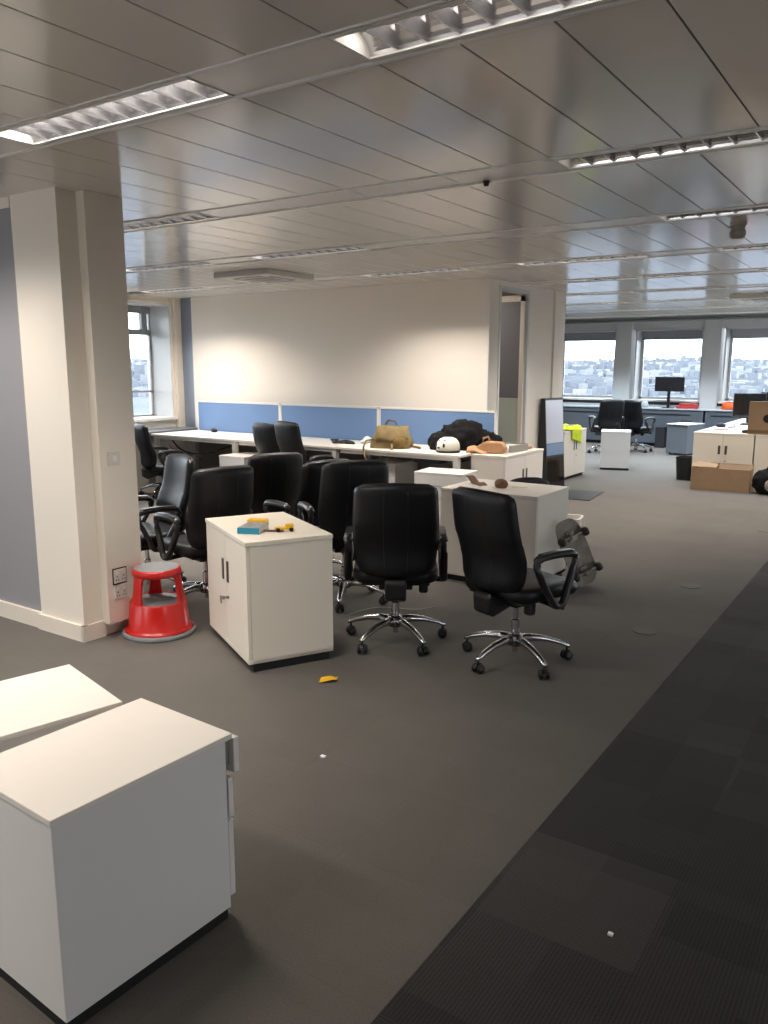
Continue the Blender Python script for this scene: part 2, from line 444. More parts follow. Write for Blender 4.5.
# core: white wall, blue-grey strip, doorway, wall end
wall('wall_core', 'wall', (-8.98, -4.2, 8.33, 8.45, 0, CZ + .01))
wall('wall_core.001', 'wall', (-4.32, -4.2, 8.34, 8.60, 0, CZ + .01), (-4.32, -4.2, 9.40, 10.2, 0, CZ + .01), (-4.34, -4.175, 10.2, 10.55, 0, CZ + .01), (-4.32, -4.2, 8.6, 9.4, 2.545, CZ + .01))
wall('wall_core.002', 'wall', (-9.0, -8.9, 8.4, 10.55, 0, CZ), (-9.0, -4.32, 10.45, 10.55, 0, CZ))
wall('wall_core.003', 'grey', (-9.0, -5.4, 9.46, 9.5, 0, CZ))
wall('trim_3', 'bluegrey', (-9.23, -8.99, 8.36, 8.44, 0, CZ))
wall('trim_4', 'pillar', (XL, -9.23, 8.24, 8.44, 0, CZ))
g = G()   # door casing
for a, b in ((8.59, 8.63), (9.385, 9.43)): g.b2(-4.335, -4.188, a, b, 0, 2.55)
g.b2(-4.335, -4.188, 8.59, 9.43, 2.52, 2.56)
g.out('trim_5', 'winframe', kind=S, bevel=.004)
# white corner bead on the wall's end
wall('trim_6', 'frame', (-4.215, -4.185, 8.318, 8.345, 0, CZ))
# half-glazed door standing open inside the doorway
d = thing('door_1', 'open door with smoked upper and pale lower panel', 'door', (-4.222, 9.362, 0)); d['kind'] = S
g = G(); g.b2(-.80, 0, -.02, .02, 2.43, 2.5); g.b2(-.055, 0, -.02, .02, .01, 2.5); g.b2(-.80, -.75, -.02, .02, .01, 2.5); g.out('frame', 'pillar', d, bevel=.003)
G().b2(-.75, -.055, -.012, .012, 1.255, 2.43).out('upper_panel', 'smoke', d)
G().b2(-.75, -.055, -.014, .014, .01, 1.25).out('lower_panel', 'frost', d)

l = bpy.data.lights.new('back_room_light', 'AREA'); l.size = .6; l.energy = 9; l.color = (1, .95, .9)  # unseen lamp added behind the doorway to brighten the open door
q = bpy.data.objects.new('back_room_light', l); COL.objects.link(q); q.location = (-5.2, 8.85, CZ - .02)

# far window wall --------------------------------------------------
YW = 17.35
pil = [-9.11 + 1.79 * k for k in range(8)]
g = G()
for x in pil: g.b2(x - .165, x + .165, YW, YW + .5, 0, CZ)
g.out('wall_far', 'winframe', kind=S, bevel=.004)
wall('wall_far.001', 'winframe', (XL - .3, XR + .2, YW + .08, YW + .5, 0, .80), (XL - .3, XR + .2, YW + .10, YW + .5, 2.42, CZ + .12))
wall('wall_far.002', 'winframe', (XL - .3, pil[0], YW, YW + .5, .8, CZ), (pil[-1], XR + .2, YW, YW + .5, .8, CZ + .1))
wall('trim_7', 'alu', (XL, XR, YW - .02, YW + .1, CZ - .045, CZ - .005))
def make_window(idx, x0, x1, z0, z1, loc, rz, depth, bars, blind):
    """window in local x, set `depth` behind y=0 (y grows outwards)"""
    t = bpy.data.objects.new(f'window_{idx}', None); COL.objects.link(t); t.location = loc; t.rotation_euler = (0, 0, rz); t['kind'] = S
    g = G()      # deep reveal lining
    g.b2(x0, x0 + .03, 0, depth, z0, z1); g.b2(x1 - .03, x1, 0, depth, z0, z1); g.b2(x0, x1, 0, depth, z1 - .03, z1)
    g.out('reveal', 'winframe', t, kind=S)
    G().b2(x0 - .03, x1 + .03, -.05, depth, z0 - .03, z0 + .012).out('sill', 'frame', t, kind=S, bevel=.004)
    g = G(); f = .05 if blind else .022
    g.b2(x0 + .03, x0 + .03 + f, depth - .05, depth, z0, z1 - .03); g.b2(x1 - .03 - f, x1 - .03, depth - .05, depth, z0, z1 - .03)
    g.b2(x0 + .03, x1 - .03, depth - .05, depth, z0 + .012, z0 + .012 + f); g.b2(x0 + .03, x1 - .03, depth - .05, depth, z1 - .03 - f, z1 - .03)
    for (zb, hb) in bars: g.b2(x0 + .03, x1 - .03, depth - .055, depth, zb - hb / 2, zb + hb / 2)
    g.out('frame', 'alu' if blind == 0 else 'winframe', t, kind=S)
    G().b2(x0 + .06, x1 - .06, depth - .022, depth - .018, z0 + .02, z1 - .06).out('pane', 'glass', t, kind=S)
    if blind:
        g = G()
        g.b2(x0 + .06, x1 - .06, depth - .13, depth - .06, z1 - .075, z1 - .035)
        for k in range(6): g.b2(x0 + .07, x1 - .07, depth - .125, depth - .07, z1 - .098 - k * .018, z1 - .082 - k * .018)
        g.b2(x0 + .075, x1 - .075, depth - .11, depth - .09, z1 - .20, z1 - .04)
        g.b2(x0 + .07, x1 - .07, depth - .13, depth - .065, z1 - .215, z1 - .193)
        g.out('blind', 'blind', t, kind=S)
    return t
for k in range(7):
    make_window(k + 1, pil[k] + .165 + .06, pil[k + 1] - .165 - .02, .945, 2.42, (0, YW + .08, 0), 0, .4, [], 1)
# ledge and radiator casing under the far windows
wall('trim_8', 'ledge', (XL, XR, YW - .27, YW + .1, .775, .80))
wall('trim_9', 'slot', (XL, XR, YW + .05, YW + .078, .855, .92))
wall('trim_12', 'winframe', (XL, XR, YW + .06, YW + .082, .79, .855))
g = G(); gs = G()
for k in range(7):
    a, b = pil[k] + .02, pil[k + 1] - .02
    g.b2(a, b, YW - .25, YW - .05, .07, .775)
    gs.b2(a + .1, b - .25, YW - .256, YW - .245, .66, .685)
    gs.b2(b - .42, b - .2, YW - .258, YW - .245, .18, .56)
gs.b2(XL, XR, YW - .2, YW - .1, 0, .07)
g.out('trim_10', 'radi', kind=S, bevel=.004)
gs.out('trim_11', 'slot', kind=S)

# left window wall (local x of its windows runs along -Y after rotation)
wins_l = [(6.55, 8.22), (4.75, 6.42), (3.2, 4.62), (.9, 2.6), (-1.1, .7), (-3.1, -1.3)]
holed('wall_left', 'wall', 'y', XL - .55, XL, (YB, YF + .3), wins_l, .86, 2.53)
for i, (a, b) in enumerate(wins_l):
    make_window(8 + i, a, b, .89, 2.53, (XL, 0, 0), PI / 2, .46, [(2.12, .06), (1.27, .03)], 0)
g = G()    # frame band and hopper lights at the top of the visible left window
g.b2(XL - .46, XL - .40, 6.6, 8.17, 2.12, 2.17); g.b2(XL - .46, XL - .40, 6.6, 8.17, 2.40, 2.5)
for yy in (6.62, 7.15, 7.62, 8.02): g.b2(XL - .46, XL - .395, yy, yy + .10, 2.12, 2.5)
g.out('trim_13', 'alu', kind=S)
wall('trim_14', 'pillar', (XL - .005, XL + .02, 8.2, 8.25, .86, CZ), (XL - .005, XL + .02, 3.2, 8.25, 2.53, 2.56))
wall('trim_15', 'bluecab', (XL, XL + .46, 3.15, 8.34, .70, .75))
wall('trim_16', 'dgrey', (XL + .02, XL + .42, 3.15, 8.34, 0, .70))

# ------------------------------------------------------------------ outside: city and hills, haze painted into their colours
def ground(x, y, r):
    h = -46; P3 = Vector((x, y, 0))
    if r > 300: h += 7 * noise.noise(P3 / 420)
    if r > 900:
        k_ = min(1, (r - 900) / 5200)
        h += k_ * (72 + 70 * noise.noise(P3 / 2300) + 40 * noise.noise(P3 / 800) + 18 * noise.noise(P3 / 330))
    return h
g = G(); rows = []
RAD = [60, 200, 400, 650] + [900 * 1.085 ** k for k in range(29)]
NA = 320
for r in RAD:
    ring = []
    for k in range(NA + 1):
        a = math.radians(-150 + 260 * k / NA)
        h = ground(math.sin(a) * r, math.cos(a) * r, r)
        ring.append((math.sin(a) * r, math.cos(a) * r, h))
    rows.append(ring)
V = [[g.bm.verts.new(p) for p in ring] for ring in rows]
for i in range(len(V) - 1):
    for j in range(NA): g.bm.faces.new((V[i][j], V[i][j + 1], V[i + 1][j + 1], V[i + 1][j]))
g.out('terrain', 'city', smooth=True, kind=S)
g = G()
for k in range(3600):
    a = math.radians(random.uniform(-66, 4)); r = 1250 * (4.6 ** random.random())
    s_ = random.uniform(5, 15) * (1 + r / 6000); hgt = random.uniform(5, 11) * (1 + r / 5000) if random.random() < .95 else random.uniform(16, 30)
    x, y = math.sin(a) * r, math.cos(a) * r
    g.box((x, y, ground(x, y, r) + hgt / 2 - 2), (s_, s_ * random.uniform(.5, 1.8), hgt + 4), Matrix.Rotation(random.uniform(0, PI), 3, 'Z'))
o = g.out('city_buildings', 'roofs', kind='stuff'); tag(o, 'distant hazy town roofs and houses outside the windows', 'buildings')

# ------------------------------------------------------------------ office chairs
def backrest_fn(W=.245, Hh=.565, z0=.448):
    def prof(u, v, side):
        uu = 2 * u - 1
        z = z0 + Hh * v
        w = W * (.86 + .14 * min(1, v / .35) ** .7) * (1 - .05 * max(0, v - .6) / .4)
        rt, rb = .05, .09
        dt = (1 - v) * Hh; db = v * Hh
        if dt < rt: w -= rt - math.sqrt(max(0, rt * rt - (rt - dt) ** 2))
        if db < rb: w -= rb - math.sqrt(max(0, rb * rb - (rb - db) ** 2))
        lumbar = .032 * math.exp(-((v - .30) / .22) ** 2)
        y = -.245 - .078 * v + lumbar + .055 * uu * uu * (1 - .2 * v)
        ed = max(0, 1 - max(abs(uu) ** 6, (abs(2 * v - 1)) ** 10))
        t = .016 + .026 * ed
        return (w * uu, y + (t if side > 0 else -t), z - .012 * uu * uu * (v > .5))
    return prof
def make_chair(label):
    t = thing('office_chair', label, 'office chair', group='black office chairs')
    # backrest: closed front and rear skins
    pf = backrest_fn(); nu, nv = 22, 26
    g = G(); sk = {}
    for s_ in (1, -1):
        for i in range(nu + 1):
            for j in range(nv + 1):
                edge = i in (0, nu) or j in (0, nv)
                key = (i, j, 0 if edge else s_)
                if key not in sk:
                    p = Vector(pf(i / nu, j / nv, s_))
                    if edge: p.y = (pf(i / nu, j / nv, 1)[1] + pf(i / nu, j / nv, -1)[1]) / 2
                    sk[key] = g.bm.verts.new(p)
    def K(i, j, s_): return sk[(i, j, 0 if (i in (0, nu) or j in (0, nv)) else s_)]
    for s_ in (1, -1):
        for i in range(nu):
            for j in range(nv):
                g.bm.faces.new((K(i, j, s_), K(i + 1, j, s_), K(i + 1, j + 1, s_), K(i, j + 1, s_)))
    bk = g.out('backrest', 'black', t, smooth=True)
    g = G()
    for u0 in (.36, .64):
        pts = []
        for j in range(2, 25):
            p = pf(u0, j / 26, -1); pts.append((p[0], p[1] + .0005, p[2]))
        g.tube(pts, .0022, 5)
    g.out('seam', 'seam', bk, smooth=True)
    g = G(); pts = []
    for i in range(1, 22): p = pf(i / 22, .972, -1); pts.append((p[0], p[1] + .006, p[2]))
    g.tube(pts, .0028, 5); g.out('piping', 'seam', bk, smooth=True)
    # bracket carrying the back
    g = G()
    pr = [(-.235, .31), (-.275, .335), (-.282, .425), (-.262, .45), (-.225, .43), (-.05, .40), (-.05, .36)]
    g.prism(pr, 'x', -.062, .062); g.out('back_bracket', 'blackp', t, bevel=.012, smooth=False)
    # seat cushion
    g = G(); rr = []
    for z, k in ((.405, .86), (.41, .95), (.43, 1.0), (.465, 1.0), (.482, .96), (.49, .86), (.492, .5)):
        rr.append([(x * k, .035 + y * k, z - (.018 if (y > .15 and z > .44) else 0)) for x, y in rrect(.50, .50, .10, 6)])
    g.rings(rr); g.out('seat', 'black', t, smooth=True)
    g = G(); g.box((0, .02, .375), (.20, .26, .06)); g.box((0, .02, .398), (.40, .40, .015)); g.out('mechanism', 'blackp', t, bevel=.015)
    G().tube([(.08, .06, .37), (.22, .07, .365), (.275, .075, .36)], [.007, .007, .012], 8).out('lever', 'blackp', t, smooth=True)
    G().box((.165, -.07, .37), (.055, .05, .10)).out('tension_knob', 'blackp', t, bevel=.014)
    for sx in (-1, 1):       # loop armrests
        loop = [(-.02, .40), (-.09, .50), (-.145, .60), (-.15, .645), (-.12, .665), (0, .668), (.12, .66), (.155, .64), (.15, .60), (.10, .50), (.06, .40), (.045, .385), (0, .383)]
        ps = []
        n = len(loop)
        for i in range(n):        # corner smoothing
            a, b = Vector(loop[i]), Vector(loop[(i + 1) % n])
            ps += [a.lerp(b, .25), a.lerp(b, .75)]
        X = sx * .275
        g = G(); pts = [(X + sx * (.012 * (p.y < 9) * (1 - (p.y - .38) / .3)), p.x, p.y) for p in ps]
        rad = [.021 if p.y > .645 else .018 for p in ps]
        g.tube(pts, rad, 10, closed=True, sx=1.3)
        a = g.out('armrest', 'armp', t, smooth=True)
        g = G(); g.tube([(X + sx * .01, 0, .385), (X - sx * .04, .01, .385), (sx * .12, .02, .385)], [.018, .016, .014], 8); g.out('arm_bracket', 'blackp', a, smooth=True)
        g = G(); rr = []
        for y, w, z in ((-.13, .014, .682), (-.12, .022, .685), (0, .026, .689), (.11, .024, .684), (.135, .014, .678)):
            rr.append([(X - w, y, z - .012), (X + w, y, z - .012), (X + w * .9, y, z), (X - w * .9, y, z)])
        g.rings(rr); g.out('arm_pad', 'armp', a, bevel=.006)
    # gas lift + five star base + casters
    g = G(); g.lathe([(.0, .055), (.016, .055), (.016, .10), (.026, .105), (.026, .20), (.024, .245), (.015, .25), (.015, .36)], 18); g.out('gas_lift', 'chrome', t, smooth=False)
    g = G(); g.lathe([(.0, .098), (.045, .098), (.05, .13), (.042, .16), (.028, .165)], 20); g.out('base_hub', 'chrome', t, smooth=True)
    for k in range(5):
        a = 2 * PI * k / 5 + PI / 2
        R = Matrix.Rotation(a, 3, 'Z'); g = G(); rr = []
        for r_, z, w, h in ((.03, .132, .050, .052), (.10, .138, .044, .040), (.18, .128, .038, .032), (.26, .104, .033, .026), (.30, .086, .030, .022), (.315, .080, .022, .02)):
            ring = [(r_, y * w / 2, z + q * h / 2) for y, q in ((-1, -.7), (-.6, -1), (.6, -1), (1, -.7), (1, .3), (.5, 1), (-.5, 1), (-1, .3))]
            rr.append([R @ Vector(p) for p in ring])
        g.rings(rr); g.out('base_leg', 'chrome', t, smooth=True)
        sw = a + random.uniform(-.9, .9); cp = R @ Vector((.30, 0, 0))
        g = G(); g.lathe([(.0, .045), (.006, .045), (.006, .085), (0, .085)], 10); RZ = Matrix.Rotation(sw, 3, 'Z')
        hood = [(.031 * math.cos(q), .031 * math.sin(q) + .029) for q in [PI * i / 8 + .1 for i in range(9)]] + [(-.01, .03), (.01, .03)]
        b0 = G(); g.prism(hood, 'y', -.008, .008)
        for v in g.bm.verts: v.co = RZ @ v.co + cp
        b0.bm.free()
        c = g.out('caster', 'blackp', t)
        for s_ in (-1, 1):
            g = G(); g.lathe([(0, -.009), (.020, -.010), (.027, -.006), (.028, 0), (.027, .006), (.02, .010), (0, .009)], 16, R=Matrix.Rotation(PI / 2, 3, 'X'))
            for v in g.bm.verts: v.co = RZ @ (v.co + Vector((0, s_ * .019, .0285))) + cp
            g.out('wheel', 'blackp', c, smooth=True)
    return t
# x, y (hub), bearing, label
def hub(bx, by, b, k=.29): a = math.radians(b); return (bx + math.sin(a) * k, by + math.cos(a) * k)
CH = [  # hub x,y, bearing, dz (gas lift setting), label
    (-1.81, 4.02, 19, .005, 'black office chair in front of the skateboard, seen from behind with one arm showing'),
    (-2.555, 3.92, -33, 0.005, 'black office chair seen squarely from behind, standing right of the cupboard with the book'),
    (-3.33, 4.44, -54, .03, 'black office chair behind the book cupboard, touching the square-on chair beside it'),
    (-3.95, 4.78, -75, -.045, 'black office chair mostly hidden, wedged between two others behind the book cupboard'),
    (-4.56, 4.98, -62, -.045, 'black office chair in the huddle directly behind the back corner of the book cupboard'),
    (-4.05, 3.80, -76, -.005, 'black office chair beside the red stool, its arm reaching over the stool'),
    (-4.66, 3.80, -160, -.01, 'black office chair beside the pillar, turned side-on behind the red stool'),
    (-8.08, 6.93, 22, -.08, 'black office chair at the end of the desk under the left window'),
    (-6.46, 7.40, 12, -.025, 'black office chair pulled up to the desk, farther and lower of two'),
    (-5.87, 7.14, 16, .03, 'black office chair pulled up to the desk, nearer and taller of two'),
    (-5.1, 15.2, -38, .03, 'black office chair by the far windows, left one behind the lone pedestal'),
    (-4.70, 15.85, 16, .0, 'black office chair by the far windows, right one behind the lone pedestal'),
]
proto = None
LIFT = ('backrest', 'back_bracket', 'seat', 'mechanism', 'lever', 'tension_knob', 'armrest')
OFF = [-33, -4, 12, 30, 5, 20, -20, 10, 40, 0, 15, 33]
for (x, y, b, dz, lab), off in zip(CH, OFF):
    if proto is None:
        proto = make_chair(lab); proto.location = (x, y, 0); proto.rotation_euler = (0, 0, bear(b)); c = proto
    else:
        c = dup(proto, (x, y, 0), bear(b), lab)
    for ch in c.children:
        kn = ch.name.split('.')[0]
        if kn in LIFT: ch.location.z = dz - (.055 if (kn == 'armrest' and lab.startswith('black office chair pulled')) else 0)
        if kn in ('base_leg', 'caster'): ch.rotation_euler.z = math.radians(off)
# low perforated chair behind the middle cupboard
t = thing('low_chair', 'black perforated low chair back just showing behind the middle white cupboard', 'chair', (-2.92, 6.55, 0), bear(-40))
def lowb(u, v):
    uu = 2 * u - 1
    return (uu * .19, -.20 + .05 * uu * uu, .52 + v * (.185 - .05 * abs(uu) ** 3))
G().surf(lowb, 16, 6, .02).out('backrest', 'blackp', t, smooth=True)
G().rings([[(x, y, z) for x, y in rrect(.42, .42, .08)] for z in (.42, .46)]).out('seat', 'blackp', t, bevel=.01)
G().box((0, -.19, .49), (.07, .02, .12)).out('back_bracket', 'blackp', t)
for sx in (-1, 1):
    for sy in (-1, 1): G().tube([(sx * .15, sy * .15, .42), (sx * .2, sy * .2, 0)], .013, 8).out('leg', 'blackp', t)

# ------------------------------------------------------------------ cupboards and pedestals
def cupboard(label, loc, rz, w, d, h, m='white', handles=True, doors=2, name='storage_cupboard', keys=False, plinth=.05, hm='dsteel'):
    """local: front face (doors) at y=0 facing -Y, x 0..w, y 0..d"""
    t = thing(name, label, 'cupboard', loc, rz)
    g = G(); g.b2(0, w, .022, d, plinth, h - .025); g.b2(0, w, 0, d, plinth, plinth + .022); g.out('carcass', m, t, bevel=.0015)
    G().b2(-.003, w + .003, -.004, d + .003, h - .024, h).out('top', m, t, bevel=.002)
    G().b2(.015, w - .015, .03, d - .02, 0, plinth).out('plinth', 'plinth', t)
    for k in range(doors):
        a = w * k / doors; b = w * (k + 1) / doors
        dr = G().b2(a + .002, b - .002, 0, .02, plinth + .024, h - .028).out('door', m, t, bevel=.0015)
        if handles:
            hx = (b - .045) if k == 0 else (a + .045)
            g = G(); zc = h * .675
            g.b2(hx - .016, hx + .016, -.006, .004, zc - .062, zc + .062); ho = g.out('handle', hm, dr, bevel=.004)
    if handles:
        kx = w / 2 + .045
        g = G(); g.lathe([(0, 0), (.009, 0), (.009, .006), (0, .008)], 12, (kx, 0, h * .47), Matrix.Rotation(PI / 2, 3, 'X')); lk = g.out('lock', 'steel', t)
        if keys:
            g = G(); g.box((kx - .004, -.016, h * .47), (.003, .024, .010)); g.lathe([(0, -.002), (.011, -.002), (.011, .002), (0, .002)], 12, (kx - .004, -.030, h * .47), Matrix.Rotation(PI / 2, 3, 'Y')); g.out('key', 'steel', lk)
            g = G(); g.lathe([(0, 0), (.008, 0), (.008, .012), (0, .014)], 12, (kx - .09, 0, h * .44), Matrix.Rotation(PI / 2, 3, 'X')); g.box((kx - .09, -.02, h * .425), (.016, .006, .045)); g.out('key_fob', 'steel', lk)
    return t
# local x must run left->right as seen from the front; front normal -Y rotated by rz
cupboard('white two-door cupboard with a book lying on top, beside the red stool', (-2.915 - .78 * math.cos(math.radians(28.5)), 3.02 + .78 * math.sin(math.radians(28.5)), 0), -math.radians(28.5), .78, .50, .73, 'cream', keys=True)
cupboard('white cupboard in the middle of the floor with a skateboard leaning on its side', (-3.065, 5.335, 0), 0, .80, .61, .725, 'white', handles=False, doors=1)
cupboard('white two-door cupboard at the end of the desk row, carrying a grey tray', (-3.575, 7.56, 0), PI / 2, .98, .40, .73, 'white')
cupboard('cream two-door cupboard with a yellow vest hanging over its edge', (-4.31, 11.05, 0), PI / 2, .90, .45, .72, 'cream')
cupboard('cream two-door cupboard behind the open cardboard box on the floor', (-2.745, 12.0, 0), 0, .80, .45, .73, 'cream')
cupboard('cream cupboard under the upright cardboard box at the right edge', (-1.93, 12.0, 0), 0, .80, .45, .73, 'cream')

def pedestal(label, loc, rz, w=.43, d=.585, h=.565, m='white2', pull=0.0, casters=False, mt='white', fronts=True):
    """drawers face +Y in local space; x centred, y 0..d"""
    t = thing('drawer_pedestal', label, 'drawer unit', loc, rz)
    G().b2(-w / 2, w / 2, 0, d - .025, .035, h - .016).out('carcass', m, t, bevel=.002)
    G().b2(-w / 2 - .003, w / 2 + .003, -.003, d, h - .018, h).out('top', mt, t, bevel=.0025)
    if casters:
        for sx in (-1, 1):
            for yy in (.06, d - .09):
                G().lathe([(0, -.014), (.02, -.014), (.02, .014), (0, .014)], 14, (sx * (w / 2 - .05), yy, .02), Matrix.Rotation(PI / 2, 3, 'Y')).out('caster', 'blackp', t)
    else:
        G().b2(-w / 2 + .004, w / 2 - .004, .004, d - .035, 0, .035).out('plinth', 'plinth', t)
    if fronts:
        z = h - .02
        for hh, p in ((.115, pull), (.13, pull * .15), (.25, 0)):
            dr = G().b2(-w / 2, w / 2, d - .024 + p, d - .004 + p, z - hh + .004, z).out('drawer', m, t, bevel=.002)
            G().b2(-w / 2 + .02, w / 2 - .02, d - .03 + p - .02, d - .024 + p, z - hh + .03, z - .012).out('drawer_back', 'dgrey', dr)
            z -= hh + .004
    return t
pedestal('white drawer pedestal in the near corner with its top drawer slightly open', (-1.835, 1.01, 0), -0.045, .42, .575, .59, pull=.03)
pedestal('white drawer pedestal at the left edge, half hidden behind the nearest pedestal', (-2.40, 1.03, 0), -.24, .435, .58, .59, casters=False)
pedestal('white drawer pedestal standing in front of the desk row, behind the middle cupboard', (-4.03, 7.26, 0), PI + .12, .53, .38, .60, m='white2')
pedestal('white drawer pedestal standing alone in front of the far chairs', (-4.11, 12.75, 0), .31, .455, .50, .62, m='white2', mt='white2')
pedestal('blue-grey steel drawer unit on casters near the far windows', (-3.70, 16.18, 0), PI - .55 + .25, .42, .62, .585, m='bluecab', mt='ledge', casters=True, fronts=False)
for x, y, lab in ((-7.0, 7.05, 'white pedestal pushed under the middle desk, behind the huddle of chairs'), (-5.15, 7.55, 'white pedestal tucked under the desk that carries the khaki bag')):
    pedestal(lab, (x, y + .5, 0), PI, .42, .50, .56, m='white2')

# ------------------------------------------------------------------ desk row with blue screens
SX = [-8.79, -7.2, -5.6, -4.0]
YD0, YD1 = 7.335, 8.18
dl = ['white desk at the window end of the row with a big paper sheet', 'white desk in the middle of the row with two black chairs pulled up', 'white desk at the right end of the row carrying the khaki bag and white helmet']
sl = ['blue desk screen at the left end, nearest the window', 'blue desk screen in the middle, behind the two pulled-up chairs', 'blue desk screen at the right end, behind the black coat and helmet']
for k in range(3):
    a, b = SX[k], SX[k + 1]
    t = thing('bench_desk', dl[k], 'desk', ((a + b) / 2, (YD0 + YD1) / 2, 0), 0, 'white bench desks along the partition')
    w = (b - a) / 2; dd = (YD1 - YD0) / 2
    G().b2(-w + .003, w - .003, -dd, dd, .705, .73).out('tabletop', 'white', t, bevel=.002)
    for sx in ((-1, 1) if k == 0 else (1,)):
        for yy in (-dd + .05, dd - .1):
            G().b2(sx * (w - .055) - .03, sx * (w - .055) + .03, yy - .03, yy + .03, 0, .69).out('leg', 'deskleg', t, bevel=.003)
    g = G(); g.b2(-w + .03, w - .03, -dd + .03, -dd + .07, .665, .704); g.b2(-w + .03, w - .03, dd - .12, dd - .08, .665, .704)
    g.out('frame', 'deskleg', t)
    G().b2(-w + .08, w - .08, dd - .05, dd - .03, .12, .69).out('modesty_panel', 'dgrey', t)
    g = G()
    for i in range(26):
        x = -w * .7 + 1.4 * w * i / 25; g.b2(x - .003, x + .003, .05, .27, .60, .606); g.b2(x - .003, x + .003, .05, .056, .60, .69)
    for yy in (.05, .15, .26): g.b2(-w * .7, w * .7, yy, yy + .006, .598, .606)
    g.b2(-w * .7, w * .7, .05, .056, .675, .69)
    g.out('cable_tray', 'dsteel', t)
    s_ = thing('desk_screen', sl[k], 'desk screen', ((a + b) / 2, 8.21, .73), 0, 'blue screens along the desk row')
    G().b2(-w + .02, w - .02, -.014, .014, -.12, .40).out('panel', 'screen', s_)
    g = G(); g.b2(-w, w, -.02, .02, .40, .425)
    for sx in (-1, 1): g.b2(sx * w - sx * .028, sx * w, -.02, .02, -.15, .425)
    g.out('frame', 'frame', s_, bevel=.003)
o = G().b2(-4.62, -4.28, 7.42, 7.60, .615, .665).out('power_strip', 'blackp', bevel=.01); tag(o, 'black power box hanging under the right end of the desk row', 'power box')
def hang(pts, r, m, name, lab, cat='cable', group=None):
    ps = []
    P_ = [Vector(p) for p in pts]
    for i in range(len(P_) - 1):
        p0, p1, p2, p3 = P_[max(i - 1, 0)], P_[i], P_[i + 1], P_[min(i + 2, len(P_) - 1)]
        for q in range(6):
            t_ = q / 6
            ps.append(.5 * ((2 * p1) + (p2 - p0) * t_ + (2 * p0 - 5 * p1 + 4 * p2 - p3) * t_ ** 2 + (3 * p1 - p0 - 3 * p2 + p3) * t_ ** 3))
    ps.append(P_[-1])
    o = G().tube(ps, r, 6).out(name, m, smooth=True); tag(o, lab, cat, group); return o
hang([(-8.6, 7.5, .69), (-8.3, 7.45, .52), (-7.9, 7.5, .50), (-7.5, 7.6, .62), (-7.2, 7.7, .66)], .012, 'blackp', 'cable', 'black cable sagging under the desk at the left end')
hang([(-8.7, 7.6, .69), (-8.6, 7.5, .56), (-8.45, 7.5, .54), (-8.35, 7.55, .69)], .008, 'cable', 'cable', 'orange cable looped under the left corner of the desk')
hang([(-8.5, 7.6, .69), (-8.3, 7.5, .60), (-8.15, 7.5, .48), (-8.05, 7.55, .45)], .008, 'cablew', 'cable', 'white cable hanging under the left corner of the desk')
hang([(-3.539, 4.776, .006), (-3.617, 4.92, .006), (-3.41, 5.06, .006), (-3.24, 4.98, .006), (-3.156, 5.07, .006), (-3.186, 5.18, .006), (-3.28, 5.24, .006)], .005, 'cable', 'cable', 'thin orange cable looping over the carpet behind the square-on chair')
hang([(-3.09, 4.121, .006), (-3.03, 4.40, .006), (-2.785, 4.517, .006), (-2.70, 4.66, .006)], .003, 'cablew', 'cable', 'thin white cable on the carpet under the square-on chair')

# things on the desks
DZ = .73
o = G().b2(-.42, .42, -.2, .2, 0, .002).out('paper_sheet', 'paper', loc=(-7.45, 7.72, DZ), rot=(0, 0, .03)); tag(o, 'large white sheet lying flat on the left desk', 'paper')
o = G().b2(-.16, .16, -.12, .12, 0, .006).out('paper_sheet.001', 'paper', loc=(-6.95, 7.56, DZ), rot=(0, 0, -.2)); tag(o, 'small white sheet on the middle desk beside the chairs', 'paper')
o = G().ball((0, 0, .025), (.06, .04, .03), 2, .2, flat=0).out('mouse', 'blackp', smooth=True, loc=(-8.28, 8.02, DZ)); tag(o, 'small black mouse at the back of the left desk', 'mouse')
hang([(-5.95, 7.72, DZ + .012), (-5.86, 7.66, DZ + .02), (-5.78, 7.71, DZ + .015), (-5.70, 7.65, DZ + .02), (-5.62, 7.7, DZ + .012), (-5.75, 7.74, DZ + .03), (-5.9, 7.66, DZ + .012)], .017, 'blackp', 'headset_cable', 'black bundled lead on the middle desk near the chairs', 'cable')
o = G().b2(-.05, .05, -.025, .025, 0, .022).out('phone', 'blackp', loc=(-6.1, 7.95, DZ), bevel=.006); tag(o, 'small black gadget on the middle desk behind the chairs', 'gadget')
for i, (x, y) in enumerate(((-5.62, 7.98), (-5.50, 8.02), (-5.56, 7.84))):
    o = G().ball((0, 0, .03), (.055, .045, .05 if i < 2 else .03), 2, .5, 4, i, flat=0).out('crumpled_tissue', 'paper', loc=(x, y, DZ))
    tag(o, ['crumpled white tissue standing left of the khaki bag', 'crumpled white tissue closest to the screen post, left of the khaki bag', 'flattened white tissue in front of the other two tissues'][i], 'tissue', 'crumpled tissues on the desk')
o = G().b2(-.2, .2, -.1, .1, 0, .004).out('paper_sheet.002', 'paper', loc=(-5.50, 7.66, DZ), rot=(0, 0, .25)); tag(o, 'white paper under the tissues on the right desk', 'paper')

